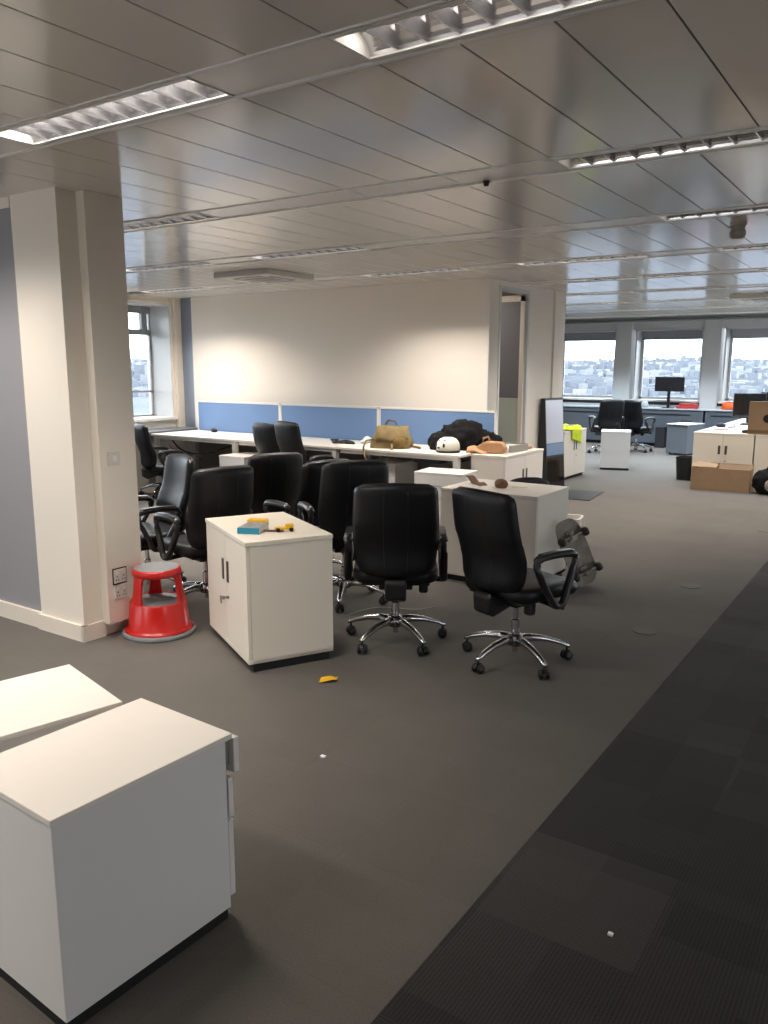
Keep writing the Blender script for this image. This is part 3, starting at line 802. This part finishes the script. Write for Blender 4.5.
t = thing('khaki_bag', 'slouched khaki canvas bag on the desk with straps hanging over the edge', 'bag', (-5.05, 7.66, DZ), .42)
def bagf(k, seed):
    rr = []
    for q in range(13):
        v = q / 12; z = .235 * v
        w = (.255 - .10 * v ** 1.6) * (.9 + .1 * math.sin(PI * min(1, v * 1.3))); dpt = .155 - .075 * v ** 1.4
        if q == 12: w *= .75; dpt *= .6
        ring = []
        for x, y in rrect(2 * w, 2 * dpt, min(w, dpt) * .75, 5):
            n_ = noise.noise(Vector((x * 9 + seed, y * 9, z * 9))) * .028
            ring.append((x * (1 + n_ * 2) + .05 * v - .02, y * (1 + n_ * 2) + .03 * v, z + n_ * .5 * (q > 0) - .05 * v * x * 3))
        rr.append(ring)
    return rr
G().rings(bagf(1, 3)).out('body', 'khaki', t, smooth=True)
G().surf(lambda u, v: (-.2 + .38 * u + .03, -.155 - .012 * math.sin(PI * u) + .075 * v * v, .10 + .15 * v + .01 * math.sin(u * 9)), 12, 8, .012).out('flap', 'khaki', t, smooth=True)
G().ball((.12, -.165, .07), (.075, .035, .06), 3, .15, 3, 2, flat=0.004).out('pocket', 'khakid', t, smooth=True)
for pts, nm in (([(-.2, -.1, .10), (-.27, -.17, .09), (-.29, -.22, .02), (-.28, -.245, -.06), (-.25, -.26, -.13), (-.23, -.26, -.165)], 'strap'), ([(.02, -.16, .05), (.03, -.21, .014), (.04, -.262, .006), (.045, -.276, -.05), (.045, -.278, -.12)], 'strap'), ([(.2, -.05, .03), (.29, -.09, .02), (.34, -.12, .014)], 'strap'), ([(-.08, .02, .26), (-.05, .02, .31), (.03, .02, .30), (.05, .02, .255)], 'handle')):
    G().tube(pts, (.009 if pts[0][0] < -.1 else .014) if nm == 'strap' else .010, 6, sx=1.2).out(nm, 'khakid', t, smooth=True)

t = thing('helmet', 'white helmet with dark vents on the desk in front of the black coat', 'helmet', (-4.27, 7.58, DZ), -.45)
g = G(); pr = [(.0, .165), (.05, .162), (.09, .145), (.118, .11), (.128, .06), (.126, .025), (.118, .02)]
g.lathe(pr[::-1], 28); g.out('shell', 'helm', t, smooth=True)
for p_, rd, rz_ in (((-.06, -.105, .075), (.02, .014, .03), .5), ((0, -.12, .055), (.03, .012, .013), 0), ((.062, -.10, .08), (.022, .014, .026), -.5), ((-.02, -.085, .13), (.02, .02, .008), 0), ((.045, -.07, .135), (.02, .02, .008), 0)):
    G().ball((0, 0, 0), rd, 2).out('vent', 'ink', t, smooth=True, loc=p_, rot=(0, 0, rz_))
g = G(); g.lathe([(.108, .0), (.128, .0), (.131, .022), (.110, .03)], 28); g.out('rim', 'blackp', t, smooth=True)
t = thing('black_coat', 'heap of black clothing against the blue screen on the right desk', 'coat', (-4.26, 7.93, DZ), .35)
g = G(); g.ball((0, 0, .125), (.26, .15, .20), 4, .28, 3.2, 5, flat=0); g.out('coat_body', 'coat', t, smooth=True)
g = G(); g.ball((.22, .03, .07), (.20, .13, .13), 4, .3, 3.5, 9, flat=0); g.out('sleeve', 'coat', t, smooth=True)
g = G(); g.ball((-.27, -.06, .085), (.13, .12, .115), 4, .15, 3.0, 11, flat=0); g.out('hood', 'coat', t, smooth=True)
t = thing('tan_bag', 'tan leather bag lying folded in front of the black coat', 'bag', (-3.87, 7.75, DZ), .25)
g = G(); g.prism([(-.20, 0), (.17, 0), (.20, .06), (.15, .125), (-.02, .13), (-.08, .10), (-.17, .03)], 'y', -.07, .06); g.out('body', 'tan', t, bevel=.02)
G().surf(lambda u, v: (-.22 + .22 * u, -.11 + .06 * v, .012 + .05 * v + .02 * math.sin(u * 5)), 10, 5, .012).out('flap', 'tan', t, smooth=True)
G().tube([(-.06, -.06, .1), (-.045, -.05, .16), (.0, -.03, .18), (.02, -.02, .12)], .012, 6).out('strap', 'tan', t, smooth=True)
# tray on the end cupboard
t = thing('desk_tray', 'grey tray standing on the cupboard at the end of the desk row', 'tray', (-3.77, 8.10, .73), PI / 2 - .1)
g = G(); g.b2(-.17, .17, -.11, .11, 0, .006)
for sy in (-1, 1): g.b2(-.17, .17, sy * .11 - .004, sy * .11 + .004, 0, .075)
for sx in (-1, 1): g.b2(sx * .17 - .004, sx * .17 + .004, -.11, .11, 0, .075)
g.out('tray_shell', 'dgrey', t)
G().b2(-.15, .15, -.10, .10, .006, .062).out('tray_contents', 'frost', t)
t = thing('white_cup', 'white cup standing left of the grey tray', 'cup', (-3.72, 7.86, .73))
G().lathe([(.0, 0), (.028, 0), (.036, .08), (.033, .08), (.026, .006), (0, .006)], 18).out('cup_body', 'paper', t, smooth=True)
o = G().b2(-.04, .04, -.05, .05, 0, .025).out('wooden_block', 'tan', loc=(-3.72, 8.42, .73), bevel=.004); tag(o, 'small tan block on the cupboard behind the grey tray', 'block')

# things on the cupboard with the book
t = thing('book', 'grey and teal book lying on the cupboard beside the stool', 'book', (-3.09, 3.27, .73), math.radians(23))
G().b2(-.062, .062, -.085, .085, .031, .035).out('cover', 'bookc', t)
g = G(); g.b2(-.060, .060, -.083, .082, .003, .031); g.out('pages', 'paper', t)
g = G(); g.b2(-.062, .062, -.085, .085, 0, .003); g.b2(-.063, .063, -.089, -.083, 0, .035); g.out('spine', 'teal', t)
t = thing('yellow_sheet', 'yellow sticky pad tucked behind the book on the cupboard', 'sticky pad', (-3.185, 3.415, .73), .4)
G().b2(-.06, .05, -.03, .03, 0, .036).out('pad', 'yellow', t)
t = thing('toy_truck', 'little yellow toy lying right of the book on the cupboard', 'toy', (-2.94, 3.37, .73), math.radians(50))
G().b2(-.06, .045, -.016, .016, .012, .026).out('body', 'yellow', t, bevel=.004)
G().b2(.0, .045, -.016, .016, .026, .042).out('cab', 'yellow', t, bevel=.004)
for x in (-.045, .03):
    for sy in (-1, 1): G().lathe([(0, -.005), (.012, -.005), (.012, .005), (0, .005)], 12, (x, sy * .019, .012), Matrix.Rotation(PI / 2, 3, 'X')).out('wheel', 'ink', t)
o = G().b2(-.07, .05, -.012, .012, 0, .008).out('brown_pen', 'brown', loc=(-2.985, 3.33, .73), rot=(0, 0, .55)); tag(o, 'brown stick beside the toy on the cupboard', 'stick')
# things on the middle cupboard
t = thing('brown_wrapper', 'crumpled brown strip on the middle cupboard, behind the nearest chair', 'wrapper', (-2.92, 5.66, .725), -.5)
G().surf(lambda u, v: (-.12 + .24 * u, -.035 + .07 * v, .006 + .05 * (1 - u) ** 2 + .01 * math.sin(u * 11)), 12, 4, .006).out('wrapper_strip', 'brown', t, smooth=True)
o = G().ball((0, 0, .028), (.055, .045, .04), 3, .15, 4, 3, flat=0).out('brown_pouch', 'brown', smooth=True, loc=(-2.68, 5.60, .725)); tag(o, 'round brown pouch on the middle cupboard', 'pouch')
o = G().b2(-.06, .06, -.03, .03, 0, .004).out('yellow_note', 'cream', loc=(-2.58, 5.72, .725), rot=(0, 0, .5)); tag(o, 'pale yellow note lying on the middle cupboard', 'note')

# ------------------------------------------------------------------ red step stool
t = thing('step_stool', 'red round plastic step stool with grey rubber treads beside the pillar', 'step stool', (-3.875, 3.225, 0), .35)
g = G(); g.lathe([(.19, .0), (.222, .0), (.226, .012), (.218, .028), (.20, .034), (.19, .02)], 48); g.out('bumper', 'rubber', t, smooth=True)
g = G(); g.lathe([(.198, .02), (.212, .03), (.196, .042), (.186, .05), (.172, .205), (.168, .214), (.16, .212), (.172, .05), (.19, .02)], 48); g.out('lower_drum', 'red', t, smooth=True)
g = G(); g.lathe([(0, .198), (.163, .198), (.163, .209), (.0, .209)], 48); g.out('lower_tread', 'rubber', t)
for k in range(3):
    a0 = 2 * PI * k / 3 + .1; rr = []
    for q in range(6):
        v = q / 5; z = .205 + .19 * v; r_ = .170 - .027 * v; hw = .30 - .06 * math.sin(PI * v) + (.10 if q == 5 else 0)
        ring = [(r_ * math.cos(a0 + hw * s), r_ * math.sin(a0 + hw * s), z) for s in (-1, -.5, 0, .5, 1)] + [((r_ - .022) * math.cos(a0 + hw * s), (r_ - .022) * math.sin(a0 + hw * s), z) for s in (1, .5, 0, -.5, -1)]
        rr.append(ring)
    G().rings(rr).out('leg', 'red', t, smooth=False, bevel=.004)
g = G(); g.lathe([(.118, .375), (.145, .375), (.150, .388), (.148, .405), (.142, .418), (.132, .420), (.12, .41)], 48); g.out('top_ring', 'red', t, smooth=True)
g = G(); g.lathe([(0, .405), (.134, .405), (.134, .421), (.06, .4235), (0, .424)], 48); g.out('top_tread', 'rubber', t)

# ------------------------------------------------------------------ skateboard and bin
t = thing('skateboard', 'scuffed cruiser skateboard leaning upright against the middle cupboard, wheels outward', 'skateboard', (0, 0, 0))
# frame: board axis A (up the board), underside normal N, across B
top = Vector((-2.15, 5.62, .49)); bot = Vector((-2.00, 5.74, .045))
A = (top - bot).normalized(); Nn = Vector((.70, -.62, 0)); Nn = (Nn - A * Nn.dot(A)).normalized(); B = Nn.cross(A).normalized()
R = Matrix((B, A, Nn)).transposed().to_4x4(); R.translation = (top + bot) / 2
t.matrix_world = R
Lb = (top - bot).length + .06; hw = .108
def outline(k=1.0):
    pts = []
    for i in range(40):
        a = 2 * PI * i / 40; x = math.cos(a); y = math.sin(a)
        pts.append((hw * k * math.copysign(abs(x) ** .55, x), Lb / 2 * k * math.copysign(abs(y) ** .62, y)))
    return pts
def kick(y): e = max(0, abs(y) - Lb * .33); return -e * .30
g = G(); g.rings([[(x, y, kick(y) + z) for x, y in outline(k)] for k, z in ((.97, -.011), (1, -.006), (1, .0), (.97, .003))]); g.out('deck', 'deck', t)
g = G(); g.rings([[(x, y, kick(y) + z) for x, y in outline(.985)] for z in (-.0135, -.011)]); g.out('grip_tape', 'grip', t)
for sy in (-1, 1):
    y0 = sy * Lb * .27
    g = G(); g.b2(-.028, .028, y0 - .04, y0 + .04, .002, .018); g.tube([(0, y0 + sy * .02, .015), (0, y0 - sy * .005, .05)], [.022, .014], 10); g.tube([(-.09, y0, .05), (.09, y0, .05)], .010, 8); g.prism([(-.06, .04), (.06, .04), (.02, .066), (-.02, .066)], 'y', y0 - .01, y0 + .01)
    tr = g.out('truck', 'truck', t)
    for sx in (-1, 1):
        G().lathe([(0, -.024), (.02, -.024), (.035, -.015), (.036, .01), (.024, .024), (0, .024)], 18, (sx * .10, y0, .05), Matrix.Rotation(PI / 2, 3, 'Y')).out('wheel', 'wheel', tr, smooth=True)
t = thing('waste_bin', 'white waste bin half hidden behind the skateboard', 'bin', (-2.66, 6.99, 0), .2)
g = G(); rr = []
for w, z in ((.09, 0), (.12, .27), (.128, .275), (.128, .285), (.112, .285), (.085, .02)):
    rr.append([(x, y, z) for x, y in rrect(2 * w, 2 * w, .04)])
g.rings(rr); g.out('bin_shell', 'bin', t, smooth=False)

# ------------------------------------------------------------------ leaning screen, mat, far floor things
t = thing('leaning_display', 'tall black-framed panel with a pale glossy face leaning on the wall beyond the doorway', 'display', (0, 0, 0))
bl = Vector((-4.02, 9.78, .0)); br = Vector((-3.95, 10.22, .0))
ax = (br - bl).normalized(); back = Vector((-ax.y, ax.x, 0)); lean = (Vector((0, 0, 1)) * 1.24 + back * .085 - ax * 0.10); Ht = lean.length; up = (lean - ax * lean.dot(ax)).normalized()
nn = ax.cross(up).normalized()
R = Matrix((ax, up, nn)).transposed().to_4x4(); R.translation = bl; t.matrix_world = R
wd = (br - bl).length
g = G(); g.prism([(0, 0), (0, Ht), (-.06, Ht), (-.14, .3), (-.14, 0)], 'x', 0, wd)
for v in g.bm.verts: v.co = Vector((v.co.x, v.co.z, v.co.y))
g.out('casing', 'bez', t, bevel=.004)
G().b2(.015, wd - .015, .66, Ht - .03, 0, .003).out('upper_panel', 'pale', t)  # pale colour painted in for the reflection of a bright window
G().b2(.015, wd - .015, .50, .655, 0, .003).out('blue_band', 'paleb', t)  # bluish lower part of the painted reflection
G().b2(.02, wd - .02, .03, .47, 0, .003).out('lower_panel', 'screenoff', t)
o = G().prism([(-3.66, 9.57), (-3.38, 9.60), (-3.47, 10.38), (-3.92, 10.30)], 'z', 0, .008).out('floor_mat', 'plinth'); tag(o, 'black mat lying on the carpet by the leaning display', 'mat')
t = thing('hi_vis_vest', 'crumpled yellow hi-vis vest hanging over the edge of the cream cupboard', 'vest', (-4.31, 11.0, .72))
def vest(u, v):
    x = .006 + .02; s_ = -.28 + .46 * v
    n_ = .02 * noise.noise(Vector((u * 5, v * 6, 2)))
    if s_ < 0: p = (s_, .08 + .62 * u + .1 * v, .016 + abs(n_) * 1.6 + .035 * math.sin(u * 9) ** 2)
    else: p = (.016 + abs(n_), .30 + .38 * u, .012 - s_ * (.75 + .5 * u))
    return p
G().surf(vest, 18, 16, .006).out('vest_cloth', 'hiv', t, smooth=True)
G().surf(lambda u, v: tuple(Vector(vest(u, .25 + .16 * v)) + Vector((0, 0, .008))), 18, 4, .004).out('reflective_band', 'band', t, smooth=True)
o = G().rings([[(x, y, z) for x, y in rrect(w, w, .05)] for w, z in ((.20, 0), (.24, .32), (.25, .34), (.22, .34), (.18, .02))]).out('dark_bin', 'plinth', loc=(-2.86, 12.5, 0)); tag(o, 'black waste bin beside the end of the right-hand desks', 'bin')
o.location = (-2.90, 12.28, 0)

# carton on the floor
t = thing('cardboard_box', 'open cardboard box standing on the floor in front of the cream cupboard', 'cardboard box', (-2.235, 11.55, 0), .07)
w, d_, h = .74, .36, .30
g = G(); g.b2(-w / 2, w / 2, -d_ / 2, -d_ / 2 + .006, 0, h); g.b2(-w / 2, w / 2, d_ / 2 - .006, d_ / 2, 0, h + .04); g.b2(-w / 2, -w / 2 + .006, -d_ / 2, d_ / 2, 0, h); g.b2(w / 2 - .006, w / 2, -d_ / 2, d_ / 2, 0, h); g.b2(-w / 2, w / 2, -d_ / 2, d_ / 2, 0, .006); g.out('carton_body', 'card', t)
g = G(); g.surf(lambda u, v: (-w / 2 + w * .42 * u, -d_ / 2 + .25 * v, h + .015 + .05 * v * (1 - .5 * u)), 4, 4, .005); g.out('flap', 'card', t)
g = G(); g.surf(lambda u, v: (-w / 2 + w * (.42 + .58 * u), d_ / 2 - .22 * v, h + .03 - .05 * v), 4, 4, .005); g.out('flap', 'cardd', t)
t = thing('upright_carton', 'tall cardboard box standing on the cupboard at the right edge', 'cardboard box', (-1.72, 12.22, .73), .08)
G().b2(-.34, .34, -.17, .17, 0, .44).out('carton_body', 'card', t, bevel=.004)
G().b2(-.34, .34, -.17, .0, .44, .446).out('flap', 'cardd', t)
g = G(); g.lathe([(.035, 0), (.055, 0), (.055, .002), (.035, .002)], 24, (-.10, -.172, .22), Matrix.Rotation(PI / 2, 3, 'X')); g.out('printed_ring', 'ink', t)
G().b2(-.33, -.05, -.173, -.170, .02, .06).out('printed_band', 'cardd', t)
t = thing('black_bag', 'dark bag on the floor beside the open cardboard box', 'bag', (-1.60, 11.46, 0), .1)
g = G(); g.ball((0, 0, .16), (.23, .16, .19), 4, .16, 2.5, 4, flat=0); g.out('bag_body', 'coat', t, smooth=True)
G().tube([(-.08, -.05, .32), (-.05, -.05, .37), (.05, -.05, .37), (.08, -.05, .31)], .012, 6).out('handle', 'blackp', t, smooth=True)
G().ball((.02, -.15, .13), (.10, .03, .09), 3, .1, 3, 2).out('pocket', 'dgrey', t, smooth=True)

# right-hand desk row running towards the windows
for i, (x, y, lab) in enumerate(((-2.35, 13.27, 'white desk behind the cream cupboard, with a mouse and papers on it'), (-2.35, 14.88, 'white desk nearest the far windows in the right-hand row, with a monitor'), (-1.53, 13.27, 'white desk behind the upright cardboard box'))):
    t = thing('bench_desk', lab, 'desk', (x, y, 0), 0, 'white desks in the right-hand row')
    G().b2(-.40, .40, -.80, .80, .705, .73).out('tabletop', 'white', t, bevel=.002)
    for sx in (-1, 1):
        for sy in (-1, 1): G().b2(sx * .36 - .025, sx * .36 + .025, sy * .74 - .025, sy * .74 + .025, 0, .705).out('leg', 'deskleg', t)
    G().b2(-.33, .33, .70, .72, .25, .69).out('modesty_panel', 'dgrey', t)
def monitor(lab, loc, rz, w=.56, h=.335, z=.16, tilt=0):
    t = thing('monitor', lab, 'monitor', loc, rz)
    G().b2(-w / 2, w / 2, -.018, .018, z, z + h).out('casing', 'bez', t, bevel=.006)
    G().b2(-w / 2 + .015, w / 2 - .015, .0185, .0205, z + .015, z + h - .015).out('display', 'screenoff', t)
    G().b2(-.03, .03, -.045, -.015, .01, z + .10).out('neck', 'bez', t, bevel=.004)
    G().rings([[(x, y, q) for x, y in rrect(.24, .18, .03)] for q in (0, .012)]).out('foot', 'bez', t)
    return t
monitor('black monitor standing on the far window ledge', (-4.48, 17.2, .80), .1, .58, .30, .34)
monitor('black monitor on the right-hand desk, beside the upright cardboard box', (-2.44, 14.35, DZ), PI + .35, .50, .40, .09)
monitor('second black monitor behind the first on the right-hand desk', (-2.12, 14.9, DZ), PI + .2, .50, .40, .10)
# items on the right desks
o = G().b2(-.15, .15, -.10, .10, 0, .005).out('paper_sheet.003', 'paper', loc=(-2.20, 13.6, DZ), rot=(0, 0, .3)); tag(o, 'white papers on the right-hand desk in front of the monitor', 'paper')
o = G().b2(-.18, .18, -.06, .06, 0, .018).out('keyboard', 'bez', loc=(-2.30, 13.9, DZ), rot=(0, 0, .2), bevel=.004); tag(o, 'dark keyboard on the right-hand desk by the monitor', 'keyboard')
o = G().ball((0, 0, .03), (.075, .055, .042), 2, .1, flat=0).out('mouse.001', 'blackp', smooth=True, loc=(-2.62, 13.15, DZ)); tag(o, 'black mouse on the right-hand desk', 'mouse')
o = G().b2(-.10, .10, -.02, .02, 0, .012).out('red_pen_case', 'redp', loc=(-2.50, 12.62, DZ), rot=(0, 0, .1)); tag(o, 'flat red strip on the right-hand desk', 'pen case')
o = G().b2(-.09, .09, -.06, .06, 0, .008).out('notebook', 'dgrey', loc=(-2.60, 12.28, .73), rot=(0, 0, .2)); tag(o, 'grey notebook at the front corner of the right-hand row', 'notebook')
o = G().ball((0, 0, .02), (.05, .035, .03), 2, .2, flat=0).out('tape_dispenser', 'bez', smooth=True, loc=(-2.10, 12.2, .73)); tag(o, 'small dark lump on the cupboard left of the upright box', 'tape dispenser')
hang([(-2.68, 13.7, DZ + .009), (-2.58, 14.0, DZ + .009), (-2.54, 13.75, DZ + .009), (-2.45, 13.3, DZ + .009), (-2.5, 13.1, DZ + .009)], .008, 'blackp', 'cable', 'black cable trailing over the right-hand desk')
# on the far ledge
t = thing('red_folders', 'red folders lying on the ledge right of the far monitor', 'folders', (-4.1, 17.2, .80), .05)
G().b2(-.20, .20, -.09, .09, 0, .05).out('lower_folder', 'redp', t, bevel=.006)
G().b2(-.15, .20, -.08, .07, .05, .10).out('upper_folder', 'redp', t, bevel=.006)
t = thing('orange_cloth', 'orange cloth on the ledge under the right-hand window', 'cloth', (-3.26, 17.22, .80), 0)
G().ball((0, 0, .05), (.19, .09, .11), 3, .3, 3, 6, flat=0).out('cloth_heap', 'orange', t, smooth=True)
t = thing('clear_jar', 'pale jar on the ledge left of the far monitor', 'jar', (-4.98, 17.25, .80))
G().lathe([(0, 0), (.06, 0), (.075, .05), (.06, .11), (.05, .12), (0, .12)], 18).out('jar_body', 'ledge', t, smooth=True)
o = G().b2(-.09, .09, -.12, .12, 0, .42).out('black_case', 'slot', loc=(-4.52, 16.95, 0)); tag(o, 'dark upright case against the radiator, left of the blue-grey drawer unit', 'case')

# ------------------------------------------------------------------ floor details
for i, (x, y) in enumerate(((-1.345, 4.96), (-1.37, 6.22), (-1.25, 8.82))):
    o = G().lathe([(.062, 0), (.075, 0), (.075, .004), (.062, .004)], 32).out('floor_grommet', 'ring', loc=(x, y, 0)); tag(o, ['round floor outlet ring in the carpet, nearest of three', 'round floor outlet ring in the carpet, middle of three', 'round floor outlet ring in the carpet, farthest of three'][i], 'floor outlet', 'floor outlets')
o = G().surf(lambda u, v: (-.045 + .09 * u, -.035 + .07 * v + .01 * u, .004 + .022 * abs(math.sin(2.4 * u + v)) * u), 8, 6, .002).out('yellow_note', 'yellow', loc=(-2.50, 3.185, 0), rot=(0, 0, .5)); tag(o, 'creased yellow note lying on the carpet in front of the book cupboard', 'note')
o = G().box((0, 0, .003), (.022, .016, .006)).out('paper_scrap', 'paper', loc=(-2.0, 2.505, 0)); tag(o, 'tiny white scrap on the open carpet', 'scrap')
o = G().box((0, 0, .003), (.014, .012, .006)).out('paper_scrap', 'paper', loc=(-.62, 2.12, 0)); tag(o, 'tiny white speck on the dark carpet', 'scrap')

# switch and sockets on the pillar trunking
def plate(name, lab, cat, y, z, w, h, kind):
    t = thing(name, lab, cat, (-4.03, y, z))
    G().b2(0, .010, -w / 2, w / 2, -h / 2, h / 2).out('plate', 'plate', t, bevel=.003)
    if kind == 'switch': G().b2(.010, .016, -.016, .016, -.018, .018).out('rocker', 'frame', t, bevel=.002)
    else:
        for s_ in (-1, 1):
            G().b2(.010, .014, s_ * .024 - .008, s_ * .024 + .008, .012, .03).out('rocker', 'frame', t)
            g = G()
            for dy, dz in ((0, .002), (-.011, -.02), (.011, -.02)): g.b2(.010, .0108, s_ * .024 + dy * .8 - .003, s_ * .024 + dy * .8 + .003, dz - .005, dz + .003)
            g.out('pin_holes', 'ink', t)
    return t
plate('light_switch', 'white light switch on the pillar trunking at chest height', 'light switch', 3.07, 1.10, .085, .085, 'switch')
k1 = plate('wall_socket', 'upper double socket with a dark outline, low on the pillar', 'socket', 3.065, .375, .09, .085, 'socket')
g = G()
for s_ in (-1, 1): g.b2(-.001, .004, s_ * .0485 - .003, s_ * .0485 + .003, -.048, .048); g.b2(-.001, .004, -.05, .05, s_ * .048 - .003, s_ * .048 + .003)
g.out('dark_outline', 'ink', k1)
plate('wall_socket', 'lower double socket directly beneath the outlined one on the pillar', 'socket', 3.065, .275, .09, .085, 'socket')

# ------------------------------------------------------------------ ceiling fittings
def cassette(lab, loc, w):
    t = thing('air_conditioner', lab, 'air conditioner', loc)
    G().b2(-w / 2, w / 2, -w / 2, w / 2, -.055, 0).out('casing', 'cassette', t, bevel=.008)
    G().b2(-w * .2, w * .2, -w * .2, w * .2, -.060, -.054).out('intake_grille', 'grille', t)
    for a in range(4):
        R = Matrix.Rotation(PI / 2 * a, 3, 'Z'); g = G(); g.box(R @ Vector((0, w * .33, -.056)), (w * .5, .05, .006) if a % 2 == 0 else (.05, w * .5, .006)); g.out('air_slot', 'grille', t)
    return t
cassette('square white air-conditioning cassette on the ceiling in front of the white wall', (-6.05, 6.68, CZ), .76)
cassette('air-conditioning cassette on the ceiling near the far windows at the right', (-2.02, 12.45, CZ), .80)
t = thing('smoke_detector', 'beige smoke detector hanging from the ceiling at the right', 'smoke detector', (-1.205, 6.12, CZ))
G().lathe([(0, 0), (.055, 0), (.052, -.02), (.042, -.024), (.042, -.05), (0, -.05)][::-1], 24).out('base', 'sensor', t, smooth=False)
G().lathe([(.0, -.105), (.035, -.104), (.05, -.09), (.053, -.06), (.045, -.045), (0, -.045)], 24).out('head', 'sensor', t, smooth=True)
o = G().lathe([(0, -.03), (.012, -.028), (.018, 0), (0, 0)], 14).out('sprinkler_head', 'ink', loc=(-2.06, 4.02, CZ)); tag(o, 'small black sprinkler head at the edge of the second ceiling rail', 'sprinkler')

# ------------------------------------------------------------------ light
w = bpy.data.worlds.new('hazy_sky'); sc.world = w; w.use_nodes = True
nt = w.node_tree; bg = nt.nodes['Background']
tc = nt.nodes.new('ShaderNodeTexCoord'); sx = nt.nodes.new('ShaderNodeSeparateXYZ'); rp = nt.nodes.new('ShaderNodeValToRGB')
nt.links.new(tc.outputs['Generated'], sx.inputs[0]); nt.links.new(sx.outputs[2], rp.inputs[0]); nt.links.new(rp.outputs[0], bg.inputs[0])
rp.color_ramp.elements[0].position = 0; rp.color_ramp.elements[0].color = (.94, .97, 1, 1)
rp.color_ramp.elements[1].position = .5; rp.color_ramp.elements[1].color = (.80, .90, 1.0, 1)
bg.inputs[1].default_value = 7.0
def portal(loc, rot, a, b):
    l = bpy.data.lights.new('window_portal', 'AREA'); l.shape = 'RECTANGLE'; l.size = a; l.size_y = b; l.cycles.is_portal = True
    o = bpy.data.objects.new('window_portal', l); COL.objects.link(o); o.location = loc; o.rotation_euler = rot
for k in range(7):
    portal(((pil[k] + pil[k + 1]) / 2, YW + .5, 1.68), (-PI / 2, 0, 0), 1.4, 1.45)
for a, b in wins_l:
    portal((XL - .5, (a + b) / 2, 1.7), (0, -PI / 2, 0), 1.62, b - a)

for a, b in fill_gaps_b: portal(((a + b) / 2, YB - .32, 1.68), (PI / 2, 0, 0), b - a, 1.55)  # portals for the added back openings
for a, b in fill_gaps_r: portal((XR + .32, (a + b) / 2, 1.68), (0, PI / 2, 0), 1.55, b - a)  # portals for the added right-hand openings

# ------------------------------------------------------------------ camera
F, yaw, pit, rol = 802.2, math.radians(33.965), math.radians(-10.325), math.radians(.107)
f = Vector((-math.sin(yaw) * math.cos(pit), math.cos(yaw) * math.cos(pit), math.sin(pit)))
r = Vector((math.cos(yaw), math.sin(yaw), 0)); u = r.cross(f)
r2 = math.cos(rol) * r + math.sin(rol) * u; u2 = -math.sin(rol) * r + math.cos(rol) * u
cam = bpy.data.cameras.new('camera'); co = bpy.data.objects.new('camera', cam); COL.objects.link(co)
mw = Matrix((r2, u2, -f)).transposed().to_4x4(); mw.translation = (0, 0, H); co.matrix_world = mw
cam.sensor_fit = 'VERTICAL'; cam.sensor_height = 36; cam.lens = F / 1024 * 36; cam.clip_end = 20000; cam.clip_start = .05
sc.camera = co
sc.view_settings.view_transform = 'Standard'; sc.view_settings.look = 'None'; sc.view_settings.exposure = 0.22
cy = sc.cycles
cy.use_denoising = True; cy.max_bounces = 8; cy.diffuse_bounces = 5; cy.glossy_bounces = 4; cy.sample_clamp_indirect = 6; cy.caustics_reflective = False; cy.caustics_refractive = False
